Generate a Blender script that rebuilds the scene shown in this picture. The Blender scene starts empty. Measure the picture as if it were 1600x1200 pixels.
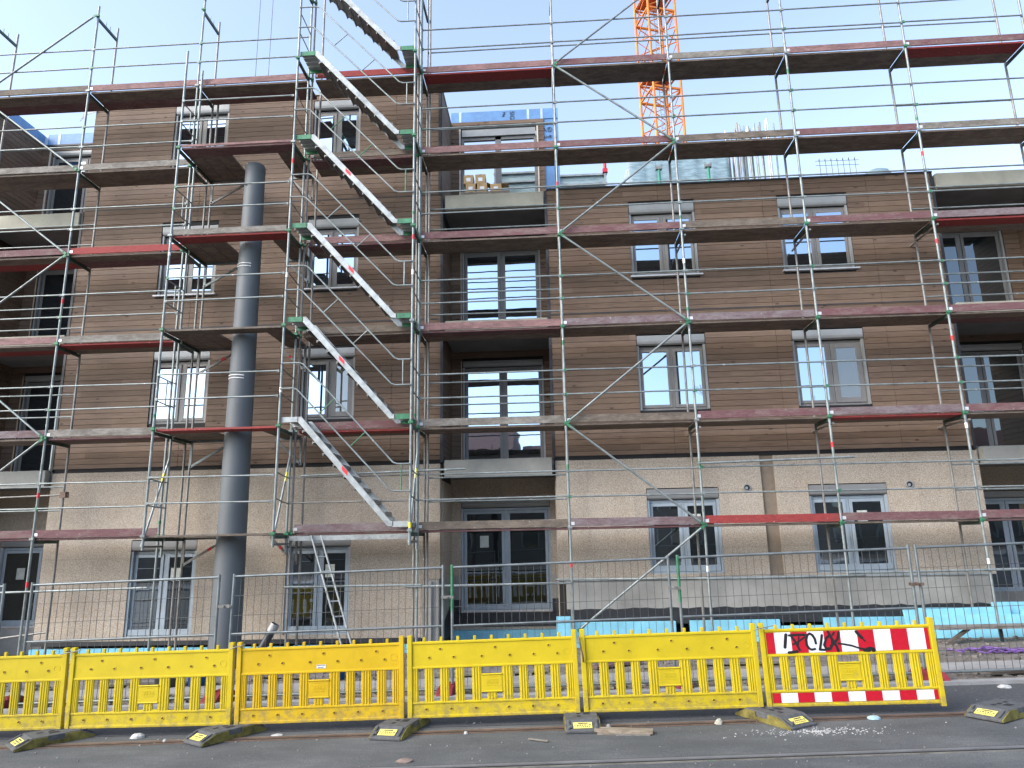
import bpy, math, random
from mathutils import Vector, Matrix
R = math.radians
random.seed(7)
S = bpy.context.scene
COL = S.collection

# ------------------------------------------------------------------ camera, sky, sun, exposure
cam_d = bpy.data.cameras.new('camera'); cam = bpy.data.objects.new('camera', cam_d); COL.objects.link(cam)
S.camera = cam
right = Vector((0.9981677619576912, 0.05720993642455705, -0.019701323881203506))
down = Vector((-0.031516923871757696, 0.21364749519525886, -0.976402289687224))
fwd = Vector((-0.05165077441854836, 0.9752342133923985, 0.215059123337919))
up = -down
m = Matrix(((right.x, up.x, -fwd.x, 0), (right.y, up.y, -fwd.y, -13.5775), (right.z, up.z, -fwd.z, 2.1392), (0, 0, 0, 1)))
cam.matrix_world = m
cam_d.sensor_width = 36; cam_d.lens = 1088.358 / 1600 * 36
cam_d.clip_start = 0.1; cam_d.clip_end = 2000

SUN_EL, SUN_AZ = 34.0, 236.0      # azimuth from +Y towards +X: hazy sun behind the camera, left
W = bpy.data.worlds.new('World'); S.world = W; W.use_nodes = True
nt = W.node_tree; nt.nodes.clear()
sky = nt.nodes.new('ShaderNodeTexSky'); sky.sky_type = 'NISHITA'; sky.sun_disc = False
sky.sun_elevation = R(SUN_EL); sky.sun_rotation = R(SUN_AZ)
sky.air_density = 1.0; sky.dust_density = 1.8; sky.ozone_density = 2.2; sky.altitude = 100
bg = nt.nodes.new('ShaderNodeBackground'); bg.inputs['Strength'].default_value = 0.14
wo = nt.nodes.new('ShaderNodeOutputWorld')
hs = nt.nodes.new('ShaderNodeHueSaturation'); hs.inputs['Saturation'].default_value = .80; hs.inputs['Value'].default_value = .95
nt.links.new(sky.outputs[0], hs.inputs['Color']); nt.links.new(hs.outputs[0], bg.inputs[0]); nt.links.new(bg.outputs[0], wo.inputs[0])
sun_d = bpy.data.lights.new('sun', 'SUN'); sun = bpy.data.objects.new('sun', sun_d); COL.objects.link(sun)
sun_d.energy = 0.9; sun_d.angle = R(40); sun_d.color = (1.0, 0.93, 0.85)
sd = Vector((math.sin(R(SUN_AZ)) * math.cos(R(SUN_EL)), math.cos(R(SUN_AZ)) * math.cos(R(SUN_EL)), math.sin(R(SUN_EL))))
sun.rotation_euler = sd.to_track_quat('Z', 'Y').to_euler()
S.view_settings.view_transform = 'Standard'; S.view_settings.look = 'None'
S.view_settings.exposure = 1.88; S.view_settings.gamma = 1
try:
    S.render.engine = 'CYCLES'
    S.cycles.max_bounces = 6; S.cycles.glossy_bounces = 3; S.cycles.diffuse_bounces = 3
except Exception: pass

# ------------------------------------------------------------------ helpers
def g(x):                                   # the street rises gently to the right
    return 0.02045 * max(-30, min(30, x))

class MB:
    def __init__(s): s.v = []; s.f = []; s.sm = []; s.mk = []
    def add(s, vs, fs, smooth=False):
        n = len(s.v); s.mk.append((n, len(s.f))); s.v += [tuple(a) for a in vs]
        s.f += [tuple(i + n for i in q) for q in fs]; s.sm += [smooth] * len(fs)
        return s
    def box(s, x0, x1, y0, y1, z0, z1, M=None):
        vs = [Vector((x, y, z)) for z in (z0, z1) for y in (y0, y1) for x in (x0, x1)]
        if M: vs = [M @ v for v in vs]
        return s.add(vs, [(0, 2, 3, 1), (4, 5, 7, 6), (0, 1, 5, 4), (2, 6, 7, 3), (0, 4, 6, 2), (1, 3, 7, 5)])
    def tube(s, p, q, r, n=10, r2=None, cap=True):
        p = Vector(p); q = Vector(q); d = q - p
        if d.length < 1e-6: return s
        d.normalize(); a = d.orthogonal().normalized(); b = d.cross(a); r2 = r if r2 is None else r2
        vs = []
        for c, rr in ((p, r), (q, r2)):
            for i in range(n):
                t = 2 * math.pi * i / n; vs.append(c + a * math.cos(t) * rr + b * math.sin(t) * rr)
        s.add(vs, [(i, (i + 1) % n, n + (i + 1) % n, n + i) for i in range(n)], True)
        if cap: s.add(vs, [tuple(range(n))[::-1], tuple(range(n, 2 * n))])
        return s
    def path(s, pts, r, n=8):
        for a, b in zip(pts, pts[1:]): s.tube(a, b, r, n)
        return s
    def bar(s, p, q, w, h, upv=(0, 0, 1)):     # rectangular bar from p to q
        p = Vector(p); q = Vector(q); d = (q - p).normalized(); u = Vector(upv)
        sd_ = d.cross(u).normalized(); u = sd_.cross(d).normalized()
        vs = [c + sd_ * (i * w / 2) + u * (j * h / 2) for c in (p, q) for i, j in ((-1, -1), (1, -1), (1, 1), (-1, 1))]
        return s.add(vs, [(3, 2, 1, 0), (4, 5, 6, 7), (0, 1, 5, 4), (1, 2, 6, 5), (2, 3, 7, 6), (3, 0, 4, 7)])
    def poly(s, pts, d):                        # prism: polygon pts (3D, planar) extruded by d
        n = len(pts); d = Vector(d); vs = [Vector(p) for p in pts] + [Vector(p) + d for p in pts]
        return s.add(vs, [tuple(range(n)), tuple(range(n, 2 * n))[::-1]] + [(i, n + i, n + (i + 1) % n, (i + 1) % n) for i in range(n)])
    def lathe(s, c, prof, n=24, axis='z'):
        vs = []
        for r, z in prof:
            for i in range(n):
                t = 2 * math.pi * i / n; vs.append(Vector((c[0] + r * math.cos(t), c[1] + r * math.sin(t), c[2] + z)))
        fs = []
        for k in range(len(prof) - 1):
            for i in range(n): fs.append((k * n + i, k * n + (i + 1) % n, (k + 1) * n + (i + 1) % n, (k + 1) * n + i))
        return s.add(vs, fs, True)
    def xf(s, M):
        s.v = [tuple(M @ Vector(v)) for v in s.v]; return s

def MBq(mb):                               # tube() adds its wall and its caps apart: join them again
    mb.mk = mb.mk[0::2]; return mb
def org(o):
    p = Vector((0, 0, 0))
    while o: p += o.location; o = o.parent
    return p
def build(name, mb, mat, parent=None, kind=None, label=None, bevel=0, local=False):
    me = bpy.data.meshes.new(name); o0 = Vector((0, 0, 0)) if local else org(parent)
    me.from_pydata([tuple(Vector(v) - o0) for v in mb.v], [], mb.f); me.update()
    me.polygons.foreach_set('use_smooth', mb.sm)
    me.materials.append(mat)
    o = bpy.data.objects.new(name, me); COL.objects.link(o); o.parent = parent
    if kind: o['kind'] = kind
    if label: o['label'] = label
    if bevel:
        b = o.modifiers.new('bevel', 'BEVEL'); b.width = bevel; b.segments = 1; b.limit_method = 'ANGLE'; b.angle_limit = R(50)
    return o
def pieces(name, mb, mat, parent=None, **k):
    """every box of mb as an object of its own"""
    e = mb.mk + [(len(mb.v), len(mb.f))]; out = []
    for (v0, f0), (v1, f1) in zip(e, e[1:]):
        q = MB(); q.v = mb.v[v0:v1]; q.f = [tuple(i - v0 for i in f) for f in mb.f[f0:f1]]; q.sm = mb.sm[f0:f1]
        out.append(build(name, q, mat, parent, **k))
    return out
def thing(name, loc, label, cat, group=None, rz=0):
    o = bpy.data.objects.new(name, None); COL.objects.link(o); o.location = loc; o.rotation_euler = (0, 0, rz)
    o.empty_display_size = .2; o['label'] = label; o['category'] = cat
    if group: o['group'] = group
    return o
def tag(o, label, cat, group=None):
    o['label'] = label; o['category'] = cat
    if group: o['group'] = group
    return o
def kids(o): return [c for c in COL.objects if c.parent == o]
def dup(o, parent=None):
    c = o.copy(); COL.objects.link(c); c.parent = parent
    for ch in kids(o): dup(ch, c)
    return c

# ------------------------------------------------------------------ materials
def new(name):
    mt = bpy.data.materials.new(name); mt.use_nodes = True; n = mt.node_tree
    return mt, n, n.nodes['Principled BSDF']
def nd(n, t, **k):
    q = n.nodes.new(t)
    for a, b in k.items():
        if a in q.inputs: q.inputs[a].default_value = b
        else: setattr(q, a, b)
    return q
def coords(n, scale=(1, 1, 1), rand=False):
    tc = nd(n, 'ShaderNodeTexCoord'); mp = nd(n, 'ShaderNodeMapping'); mp.inputs['Scale'].default_value = scale
    n.links.new(tc.outputs['Object'], mp.inputs[0])
    if rand:
        oi = nd(n, 'ShaderNodeObjectInfo'); mu = nd(n, 'ShaderNodeMath', operation='MULTIPLY'); mu.inputs[1].default_value = 37.0
        n.links.new(oi.outputs['Random'], mu.inputs[0]); n.links.new(mu.outputs[0], mp.inputs['Location'])
    return mp.outputs[0]
def ramp(n, fac, stops):
    r = nd(n, 'ShaderNodeValToRGB'); e = r.color_ramp.elements
    while len(e) < len(stops): e.new(0.5)
    for q, (p, c) in zip(e, stops): q.position = p; q.color = (*c, 1)
    n.links.new(fac, r.inputs[0]); return r.outputs[0]
def mix(n, fac, a, b, mode='MIX'):
    q = nd(n, 'ShaderNodeMix', data_type='RGBA', blend_type=mode)
    for s_, i in ((fac, 0), (a, 6), (b, 7)):
        if hasattr(s_, 'is_output'): n.links.new(s_, q.inputs[i])
        else: q.inputs[i].default_value = s_ if i == 0 else (*s_, 1)
    return q.outputs[2]
def bump(n, fac, bs, st=.3, dist=.01):
    b = nd(n, 'ShaderNodeBump', Strength=st, Distance=dist); n.links.new(fac, b.inputs['Height']); n.links.new(b.outputs[0], bs.inputs['Normal'])

def plain(name, c, rough=.6, metal=0, var=.25, scale=4, stretch=(1, 1, 1), bmp=.15, rand=True, spec=.5):
    mt, n, b = new(name)
    v = coords(n, tuple(a for a in stretch), rand)
    nz = nd(n, 'ShaderNodeTexNoise', Scale=scale, Detail=6.0, Roughness=.65); n.links.new(v, nz.inputs[0])
    lo = tuple(x * (1 - var) for x in c); hi = tuple(min(1, x * (1 + var)) for x in c)
    n.links.new(ramp(n, nz.outputs[0], [(.32, lo), (.68, hi)]), b.inputs['Base Color'])
    b.inputs['Roughness'].default_value = rough; b.inputs['Metallic'].default_value = metal
    b.inputs['Specular IOR Level'].default_value = spec
    if bmp: bump(n, nz.outputs[0], b, bmp, .004)
    return mt

def plank(name, c, c2, amt=.5, zg=(.23, .21, .18)):
    """weathered scaffold timber: faded paint over grey wood with dirt and grain"""
    mt, n, b = new(name)
    v = coords(n, (1, 6, 6), True)
    grain = nd(n, 'ShaderNodeTexNoise', Scale=9.0, Detail=8.0, Roughness=.7); n.links.new(v, grain.inputs[0])
    v2 = coords(n, (1, 2.5, 2.5), True)
    wear = nd(n, 'ShaderNodeTexNoise', Scale=2.6, Detail=7.0, Roughness=.75); n.links.new(v2, wear.inputs[0])
    fac = ramp(n, wear.outputs[0], [(amt - .09, (0, 0, 0)), (amt + .09, (1, 1, 1))])
    col = mix(n, fac, c, c2)
    gr = ramp(n, grain.outputs[0], [(.3, (.45, .43, .42)), (.5, (.9, .9, .9)), (.72, (1.25, 1.22, 1.2))])
    col = mix(n, .85, col, gr, 'MULTIPLY')
    v3 = coords(n, (1, 1, 1), True)
    sp = nd(n, 'ShaderNodeTexNoise', Scale=22.0, Detail=3.0); n.links.new(v3, sp.inputs[0])
    sf = ramp(n, sp.outputs[0], [(.70, (0, 0, 0)), (.76, (1, 1, 1))])
    col = mix(n, sf, col, (.42, .40, .38))
    n.links.new(col, b.inputs['Base Color']); b.inputs['Roughness'].default_value = .8
    bump(n, grain.outputs[0], b, .35, .004)
    return mt
GW = (.20, .18, .155)
PL = {
 'G': plank('grey_timber', (.24, .225, .20), (.14, .125, .105), .5),
 'B': plank('brown_timber', (.17, .14, .11), (.10, .08, .063), .5),
 'M': plank('maroon_timber', (.145, .065, .07), (.19, .13, .12), .55),
 'R': plank('red_timber', (.27, .036, .034), (.19, .05, .046), .62),
 'P': plank('faded_pink_timber', (.27, .15, .145), (.17, .095, .09), .5),
 'V': plank('purple_grey_timber', (.20, .165, .17), (.14, .09, .095), .5),
 'U': plank('underside_timber', (.21, .165, .13), (.13, .10, .08), .5),
}
def galv(name, c=(.27, .30, .30), green=.0):
    mt, n, b = new(name)
    v = coords(n, (1, 1, 1), True)
    nz = nd(n, 'ShaderNodeTexNoise', Scale=5.0, Detail=6.0, Roughness=.7); n.links.new(v, nz.inputs[0])
    col = ramp(n, nz.outputs[0], [(.3, tuple(x * .6 for x in c)), (.5, c), (.72, tuple(min(1, x * 1.35) for x in c))])
    n2 = nd(n, 'ShaderNodeTexNoise', Scale=3.3, Detail=5.0, Roughness=.8); n.links.new(v, n2.inputs[0])
    col = mix(n, ramp(n, n2.outputs[0], [(.66 - green, (0, 0, 0)), (.72 - green, (1, 1, 1))]), col, (.11, .20, .15))
    n3 = nd(n, 'ShaderNodeTexNoise', Scale=11.0, Detail=4.0); n.links.new(v, n3.inputs[0])
    col = mix(n, ramp(n, n3.outputs[0], [(.69, (0, 0, 0)), (.74, (1, 1, 1))]), col, (.55, .54, .51))
    n.links.new(col, b.inputs['Base Color']); b.inputs['Metallic'].default_value = .3; b.inputs['Roughness'].default_value = .42
    bump(n, nz.outputs[0], b, .2, .002)
    return mt
GAL = galv('galvanised_tube', (.215, .245, .24), .02); GALD = galv('dull_tube', (.21, .205, .19), .03)
ALU = galv('aluminium', (.34, .365, .36), -.2)
GREEN = plain('green_paint', (.035, .16, .08), .5, .1, .35, 9)
DGREEN = plain('dark_green_steel', (.045, .075, .06), .55, .3, .4, 6)
RED = plain('red_tape', (.62, .02, .035), .5, 0, .2, 12)
WHITE = plain('white_plastic', (.78, .78, .76), .5, 0, .1, 12)
YTAPE = plain('yellow_tape', (.80, .70, .03), .5, 0, .1, 12)
BLACKM = plain('black_recess', (.012, .012, .013), .8, 0, .3, 6)
TRIM = plain('dark_trim', (.03, .032, .036), .5, .2, .3, 6)

def wood_facade():
    mt, n, b = new('brown_board_cladding')
    tc = nd(n, 'ShaderNodeTexCoord'); sp = nd(n, 'ShaderNodeSeparateXYZ'); n.links.new(tc.outputs['Object'], sp.inputs[0])
    row = nd(n, 'ShaderNodeMath', operation='MULTIPLY_ADD'); row.inputs[1].default_value = 8.0; row.inputs[2].default_value = .02
    n.links.new(sp.outputs[2], row.inputs[0]); fl = nd(n, 'ShaderNodeMath', operation='FLOOR'); n.links.new(row.outputs[0], fl.inputs[0])
    # board lengths of about 3.6 m, shifted from row to row
    rs = nd(n, 'ShaderNodeMath', operation='MULTIPLY'); rs.inputs[1].default_value = 1.37; n.links.new(fl.outputs[0], rs.inputs[0])
    xx = nd(n, 'ShaderNodeMath', operation='MULTIPLY_ADD'); xx.inputs[1].default_value = .28; n.links.new(sp.outputs[0], xx.inputs[0]); n.links.new(rs.outputs[0], xx.inputs[2])
    fx = nd(n, 'ShaderNodeMath', operation='FLOOR'); n.links.new(xx.outputs[0], fx.inputs[0])
    cb = nd(n, 'ShaderNodeCombineXYZ'); n.links.new(fx.outputs[0], cb.inputs[0]); n.links.new(fl.outputs[0], cb.inputs[1])
    wn = nd(n, 'ShaderNodeTexWhiteNoise'); n.links.new(cb.outputs[0], wn.inputs[0])
    base = ramp(n, wn.outputs[0], [(0, (.132, .089, .060)), (.5, (.160, .110, .076)), (1, (.188, .130, .092))])
    # grain offset per board
    add = nd(n, 'ShaderNodeVectorMath', operation='MULTIPLY_ADD'); add.inputs[1].default_value = (1.0, 3.0, 14.0)
    n.links.new(tc.outputs['Object'], add.inputs[0])
    sc = nd(n, 'ShaderNodeVectorMath', operation='SCALE'); sc.inputs['Scale'].default_value = 13.0
    n.links.new(wn.outputs[1], sc.inputs[0]); n.links.new(sc.outputs[0], add.inputs[2])
    gr = nd(n, 'ShaderNodeTexNoise', Scale=2.6, Detail=8.0, Roughness=.65, Distortion=.6); n.links.new(add.outputs[0], gr.inputs[0])
    col = mix(n, .8, base, ramp(n, gr.outputs[0], [(.28, (.62, .6, .58)), (.5, (1, 1, 1)), (.74, (1.3, 1.28, 1.26))]), 'MULTIPLY')
    # knots
    mp = nd(n, 'ShaderNodeVectorMath', operation='MULTIPLY'); mp.inputs[1].default_value = (2.2, 2.2, 6.0); n.links.new(tc.outputs['Object'], mp.inputs[0])
    vo = nd(n, 'ShaderNodeTexVoronoi', Scale=1.0); n.links.new(mp.outputs[0], vo.inputs[0])
    col = mix(n, ramp(n, vo.outputs['Distance'], [(.05, (1, 1, 1)), (.13, (0, 0, 0))]), col, (.045, .028, .02))
    # weather blotches
    bl = nd(n, 'ShaderNodeTexNoise', Scale=.5, Detail=5.0, Roughness=.6); n.links.new(tc.outputs['Object'], bl.inputs[0])
    col = mix(n, .7, col, ramp(n, bl.outputs[0], [(.3, (.8, .8, .82)), (.7, (1.15, 1.12, 1.08))]), 'MULTIPLY')
    n.links.new(col, b.inputs['Base Color']); b.inputs['Roughness'].default_value = .68
    b.inputs['Specular IOR Level'].default_value = .35
    bump(n, gr.outputs[0], b, .25, .004)
    return mt
WOOD = wood_facade()

def fibreboard():
    mt, n, b = new('beige_fibre_board')
    tc = nd(n, 'ShaderNodeTexCoord'); o = tc.outputs['Object']
    sp = nd(n, 'ShaderNodeTexNoise', Scale=60.0, Detail=4.0, Roughness=.7); n.links.new(o, sp.inputs[0])
    col = ramp(n, sp.outputs[0], [(.34, (.18, .145, .11)), (.44, (.385, .33, .262)), (.56, (.465, .407, .333)), (.66, (.62, .56, .475))])
    bl = nd(n, 'ShaderNodeTexNoise', Scale=.9, Detail=6.0, Roughness=.6); n.links.new(o, bl.inputs[0])
    col = mix(n, .8, col, ramp(n, bl.outputs[0], [(.3, (.86, .83, .8)), (.55, (1, 1, 1)), (.75, (1.08, 1.08, 1.08))]), 'MULTIPLY')
    mp = nd(n, 'ShaderNodeMapping'); mp.inputs['Rotation'].default_value = (R(90), 0, 0); mp.inputs['Location'].default_value = (.2, .12, 0)
    n.links.new(o, mp.inputs[0])
    br = nd(n, 'ShaderNodeTexBrick', Scale=1.0); br.inputs['Brick Width'].default_value = 1.9; br.inputs['Row Height'].default_value = .58
    br.inputs['Mortar Size'].default_value = .004; br.inputs['Color1'].default_value = (.93, .93, .94, 1); br.inputs['Color2'].default_value = (1.08, 1.07, 1.06, 1); br.inputs['Mortar'].default_value = (.72, .7, .67, 1)
    n.links.new(mp.outputs[0], br.inputs[0])
    col = mix(n, .75, col, br.outputs[0], 'MULTIPLY')
    n.links.new(col, b.inputs['Base Color']); b.inputs['Roughness'].default_value = .95; b.inputs['Specular IOR Level'].default_value = .15
    bump(n, sp.outputs[0], b, .6, .008)
    return mt
BEIGE = fibreboard()
def concrete(name, c, sc=1.5, var=.22):
    mt, n, b = new(name); v = coords(n)
    a = nd(n, 'ShaderNodeTexNoise', Scale=sc, Detail=9.0, Roughness=.62); n.links.new(v, a.inputs[0])
    col = ramp(n, a.outputs[0], [(.3, tuple(x * (1 - var) for x in c)), (.7, tuple(x * (1 + var) for x in c))])
    p = nd(n, 'ShaderNodeTexNoise', Scale=28.0, Detail=3.0); n.links.new(v, p.inputs[0])
    col = mix(n, ramp(n, p.outputs[0], [(.66, (0, 0, 0)), (.74, (.7, .7, .7))]), col, tuple(x * .55 for x in c))
    n.links.new(col, b.inputs['Base Color']); b.inputs['Roughness'].default_value = .85
    bump(n, p.outputs[0], b, .25, .004); return mt
CONC = concrete('smooth_concrete', (.33, .325, .29)); CONC2 = concrete('plinth_render', (.30, .295, .27), 1.1, .3)
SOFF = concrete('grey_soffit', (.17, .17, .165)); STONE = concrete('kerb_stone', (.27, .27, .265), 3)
BITU = plain('black_bitumen', (.022, .024, .027), .55, 0, .4, 7)
XPS = plain('blue_insulation_foam', (.22, .53, .66), .75, 0, .12, 3, spec=.2)
MEMB = plain('blue_membrane', (.12, .26, .50), .55, 0, .18, 2.2, bmp=.6)
MEMBT = plain('pale_blue_tape', (.45, .56, .68), .5, 0, .12, 5)
INK = plain('black_ink', (.012, .014, .03), .6, 0, .1, 4)
FRAME = plain('taupe_window_frame', (.19, .185, .175), .45, 0, .12, 3)
FRAMEB = plain('blue_film_window_frame', (.33, .39, .435), .4, 0, .14, 3)
BOXM = plain('grey_shutter_box', (.285, .295, .29), .45, .1, .12, 2)
SILL = plain('light_window_sill', (.60, .60, .60), .4, .2, .12, 5)
PAPER = plain('paper_note', (.52, .55, .50), .8, 0, .12, 14)
JAMB = plain('raw_timber_batten', (.55, .42, .27), .8, 0, .2, 6)

def glass(name, refl=.62, dark=(.012, .014, .016), tint=(.78, .88, .95)):
    mt, n, b = new(name); n.nodes.remove(b)
    out = n.nodes['Material Output']
    gl = nd(n, 'ShaderNodeBsdfGlossy', Roughness=.015); gl.inputs['Color'].default_value = (*tint, 1)
    df = nd(n, 'ShaderNodeBsdfDiffuse'); df.inputs['Color'].default_value = (*dark, 1)
    mx = nd(n, 'ShaderNodeMixShader'); mx.inputs[0].default_value = refl
    n.links.new(df.outputs[0], mx.inputs[1]); n.links.new(gl.outputs[0], mx.inputs[2]); n.links.new(mx.outputs[0], out.inputs[0])
    v = coords(n, (1, 1, 1), True); nz = nd(n, 'ShaderNodeTexNoise', Scale=1.4, Detail=2.0); n.links.new(v, nz.inputs[0])
    bp = nd(n, 'ShaderNodeBump', Strength=.08, Distance=.02); n.links.new(nz.outputs[0], bp.inputs['Height']); n.links.new(bp.outputs[0], gl.inputs['Normal'])
    return mt
GLASS = glass('window_glass', .56, tint=(.66, .82, .98)); GLASSG = glass('ground_floor_glass', .42); GLASSM = glass('matt_glass', .16, (.10, .092, .078))
GLASSD = glass('shaded_glass', .16, (.012, .016, .018))

# ------------------------------------------------------------------ ground, road, kerb, rails
def sheet(name, mat, y0, y1, dz, xs, mod=None, t=0):
    mb = MB(); ny = 2
    for i, x in enumerate(xs):
        mb.v += [(x, y0, g(x) + dz), (x, y1, g(x) + dz)]
    for i in range(len(xs) - 1): mb.f.append((2 * i, 2 * i + 2, 2 * i + 3, 2 * i + 1)); mb.sm.append(False)
    if t:
        for i, x in enumerate(xs): mb.v += [(x, y0, g(x) + dz - t), (x, y1, g(x) + dz - t)]
        n = 2 * len(xs)
        for i in range(len(xs) - 1):
            mb.f += [(n + 2 * i, n + 2 * i + 2, 2 * i + 2, 2 * i), (2 * i + 1, 2 * i + 3, n + 2 * i + 3, n + 2 * i + 1)]; mb.sm += [False, False]
    return build(name, mb, mat, kind='structure')
XS = [-400, -30, 0, 30, 400]
def ground_mat():
    mt, n, b = new('site_dirt'); v = coords(n)
    a = nd(n, 'ShaderNodeTexNoise', Scale=2.0, Detail=10.0, Roughness=.7); n.links.new(v, a.inputs[0])
    col = ramp(n, a.outputs[0], [(.3, (.085, .072, .06)), (.5, (.16, .14, .118)), (.7, (.25, .225, .195))])
    c = nd(n, 'ShaderNodeTexNoise', Scale=40.0, Detail=4.0); n.links.new(v, c.inputs[0])
    col = mix(n, ramp(n, c.outputs[0], [(.62, (0, 0, 0)), (.7, (1, 1, 1))]), col, (.36, .34, .31))
    n.links.new(col, b.inputs['Base Color']); b.inputs['Roughness'].default_value = .95; bump(n, c.outputs[0], b, .8, .02); return mt
def asphalt():
    mt, n, b = new('asphalt'); v = coords(n)
    f = nd(n, 'ShaderNodeTexNoise', Scale=90.0, Detail=3.0, Roughness=.8); n.links.new(v, f.inputs[0])
    col = ramp(n, f.outputs[0], [(.3, (.034, .037, .038)), (.5, (.078, .082, .083)), (.66, (.125, .13, .13)), (.8, (.22, .22, .215))])
    v2 = coords(n, (.5, 1.3, 1)); a = nd(n, 'ShaderNodeTexNoise', Scale=1.3, Detail=8.0, Roughness=.65); n.links.new(v2, a.inputs[0])
    col = mix(n, .9, col, ramp(n, a.outputs[0], [(.3, (.62, .64, .66)), (.5, (1, 1, 1)), (.72, (1.7, 1.68, 1.62))]), 'MULTIPLY')
    d = nd(n, 'ShaderNodeTexNoise', Scale=6.0, Detail=8.0, Roughness=.8); n.links.new(v2, d.inputs[0])
    col = mix(n, ramp(n, d.outputs[0], [(.63, (0, 0, 0)), (.74, (.5, .5, .5))]), col, (.30, .29, .27))
    n.links.new(col, b.inputs['Base Color']); b.inputs['Roughness'].default_value = .8; bump(n, f.outputs[0], b, .6, .006); return mt
DIRT = ground_mat(); ASPH = asphalt()
ASPD = plain('dark_patch_asphalt', (.062, .064, .066), .85, 0, .35, 30, bmp=.5, rand=False)
sheet('ground', DIRT, -400, 400, 0, XS)
sheet('road', ASPH, -24, -3.25, .004, XS)
sheet('asphalt_strip', ASPD, -4.78, -3.25, .008, XS)
sheet('pavement', concrete('pavement_concrete', (.30, .29, .275), 2), -2.5, -1.95, .03, [-60, -30, 0, 30, 60], t=.05)
sheet('kerb', STONE, -3.42, -3.27, .05, [-60, -30, 0, 30, 60], t=.08)
sheet('far_pavement', STONE, -28, -24, .12, [-60, -30, 0, 30, 60], t=.14)

RUST = plain('rusty_rail_steel', (.15, .10, .075), .55, .3, .35, 5, (1, 1, 1))
SHINY = plain('polished_rail_steel', (.16, .165, .17), .6, .2, .2, 3)
GROOVE = plain('rail_groove_black', (.012, .012, .012), .9, 0, .3, 9)  # plain near-black for the groove strip and one joint seal
def rail(x0, y0, x1, y1, label, head):
    t = thing('tram_rail', (0, (y0 + y1) / 2, 0), label, 'tram rail', 'grooved tram rails in the road')
    L = [(-60, y0 + (y1 - y0) * (-60 - x0) / (x1 - x0)), (60, y0 + (y1 - y0) * (60 - x0) / (x1 - x0))]
    def strip(nm, o0, o1, z, mt):
        mb = MB(); xs = [-60, -30, 30, 60]
        for x in xs:
            yy = y0 + (y1 - y0) * (x - x0) / (x1 - x0)
            mb.v += [(x, yy + o0, g(x) + .004), (x, yy + o1, g(x) + .004), (x, yy + o0, g(x) + z), (x, yy + o1, g(x) + z)]
        for i in range(3):
            a = 4 * i; mb.f += [(a + 2, a + 6, a + 7, a + 3), (a, a + 4, a + 6, a + 2), (a + 3, a + 7, a + 5, a + 1)]; mb.sm += [False] * 3
        build(nm, mb, mt, t)
    strip('rail_head', 0, .055, .016, head); strip('groove', -.06, 0, .007, GROOVE); strip('rail_lip', -.08, -.06, .014, RUST if head == RUST else GALD)
    strip('joint_seal', .055, .085, .010, STONE if head == RUST else GROOVE)
rail(-6.5, -5.15, 4.3, -4.86, 'rusty tram rail running just under the yellow barrier feet', RUST)
rail(-.46, -6.26, 4.4, -6.13, 'shiny tram rail nearest the camera along the bottom edge', SHINY)

# ------------------------------------------------------------------ apartment building
F = 1.05; YB = 2.6; XR = 11.35; XL = -13.35
bld = thing('apartment_building', (0, 4, 0), 'unfinished apartment building clad in brown boards above a beige ground floor', 'building')
OPEN = []      # facade openings (x0,x1,z0,z1)
def cells(mb, x0, x1, z0, z1, ops, y0, y1):
    xs = sorted({x0, x1, *[max(x0, min(x1, a)) for o in ops for a in o[:2]]})
    for a, b in zip(xs, xs[1:]):
        if b - a < 1e-4: continue
        mid = (a + b) / 2; z = z0
        for o in sorted([o for o in ops if o[0] < mid < o[1] and o[3] > z0 and o[2] < z1], key=lambda o: o[2]):
            if o[2] > z: mb.box(a, b, y0, y1, z, min(o[2], z1))
            z = max(z, o[3])
        if z < z1: mb.box(a, b, y0, y1, z, z1)
    return mb
def rows(mb, x0, x1, z0, z1, ops, y0, y1, axis='x', joints=()):
    """horizontal boards with real gaps, cut around the openings"""
    k = math.floor(z0 / .125 + 1e-6); 
    while k * .125 < z1 - .01:
        a = max(z0, k * .125); b = min(z1, (k + 1) * .125 - .009); k += 1
        if b - a < .02: continue
        segs = [(x0, x1)]
        for o in ops:
            if o[2] < b - .01 and o[3] > a + .01:
                ns = []
                for s in segs:
                    if o[1] <= s[0] or o[0] >= s[1]: ns.append(s)
                    else:
                        if o[0] - s[0] > .01: ns.append((s[0], o[0]))
                        if s[1] - o[1] > .01: ns.append((o[1], s[1]))
                segs = ns
        for s in segs:
            c = [s[0]] + [j for j in joints if s[0] + .1 < j < s[1] - .1] + [s[1]]
            for p, q in zip(c, c[1:]):
                e = random.uniform(0, .0025)
                if axis == 'x': mb.box(p + .003, q - .003, y0 - e, y1, a, b)
                else: mb.box(y0 - (e if y0 < y1 else 0), y1, p, q, a, b)
    return mb

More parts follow.
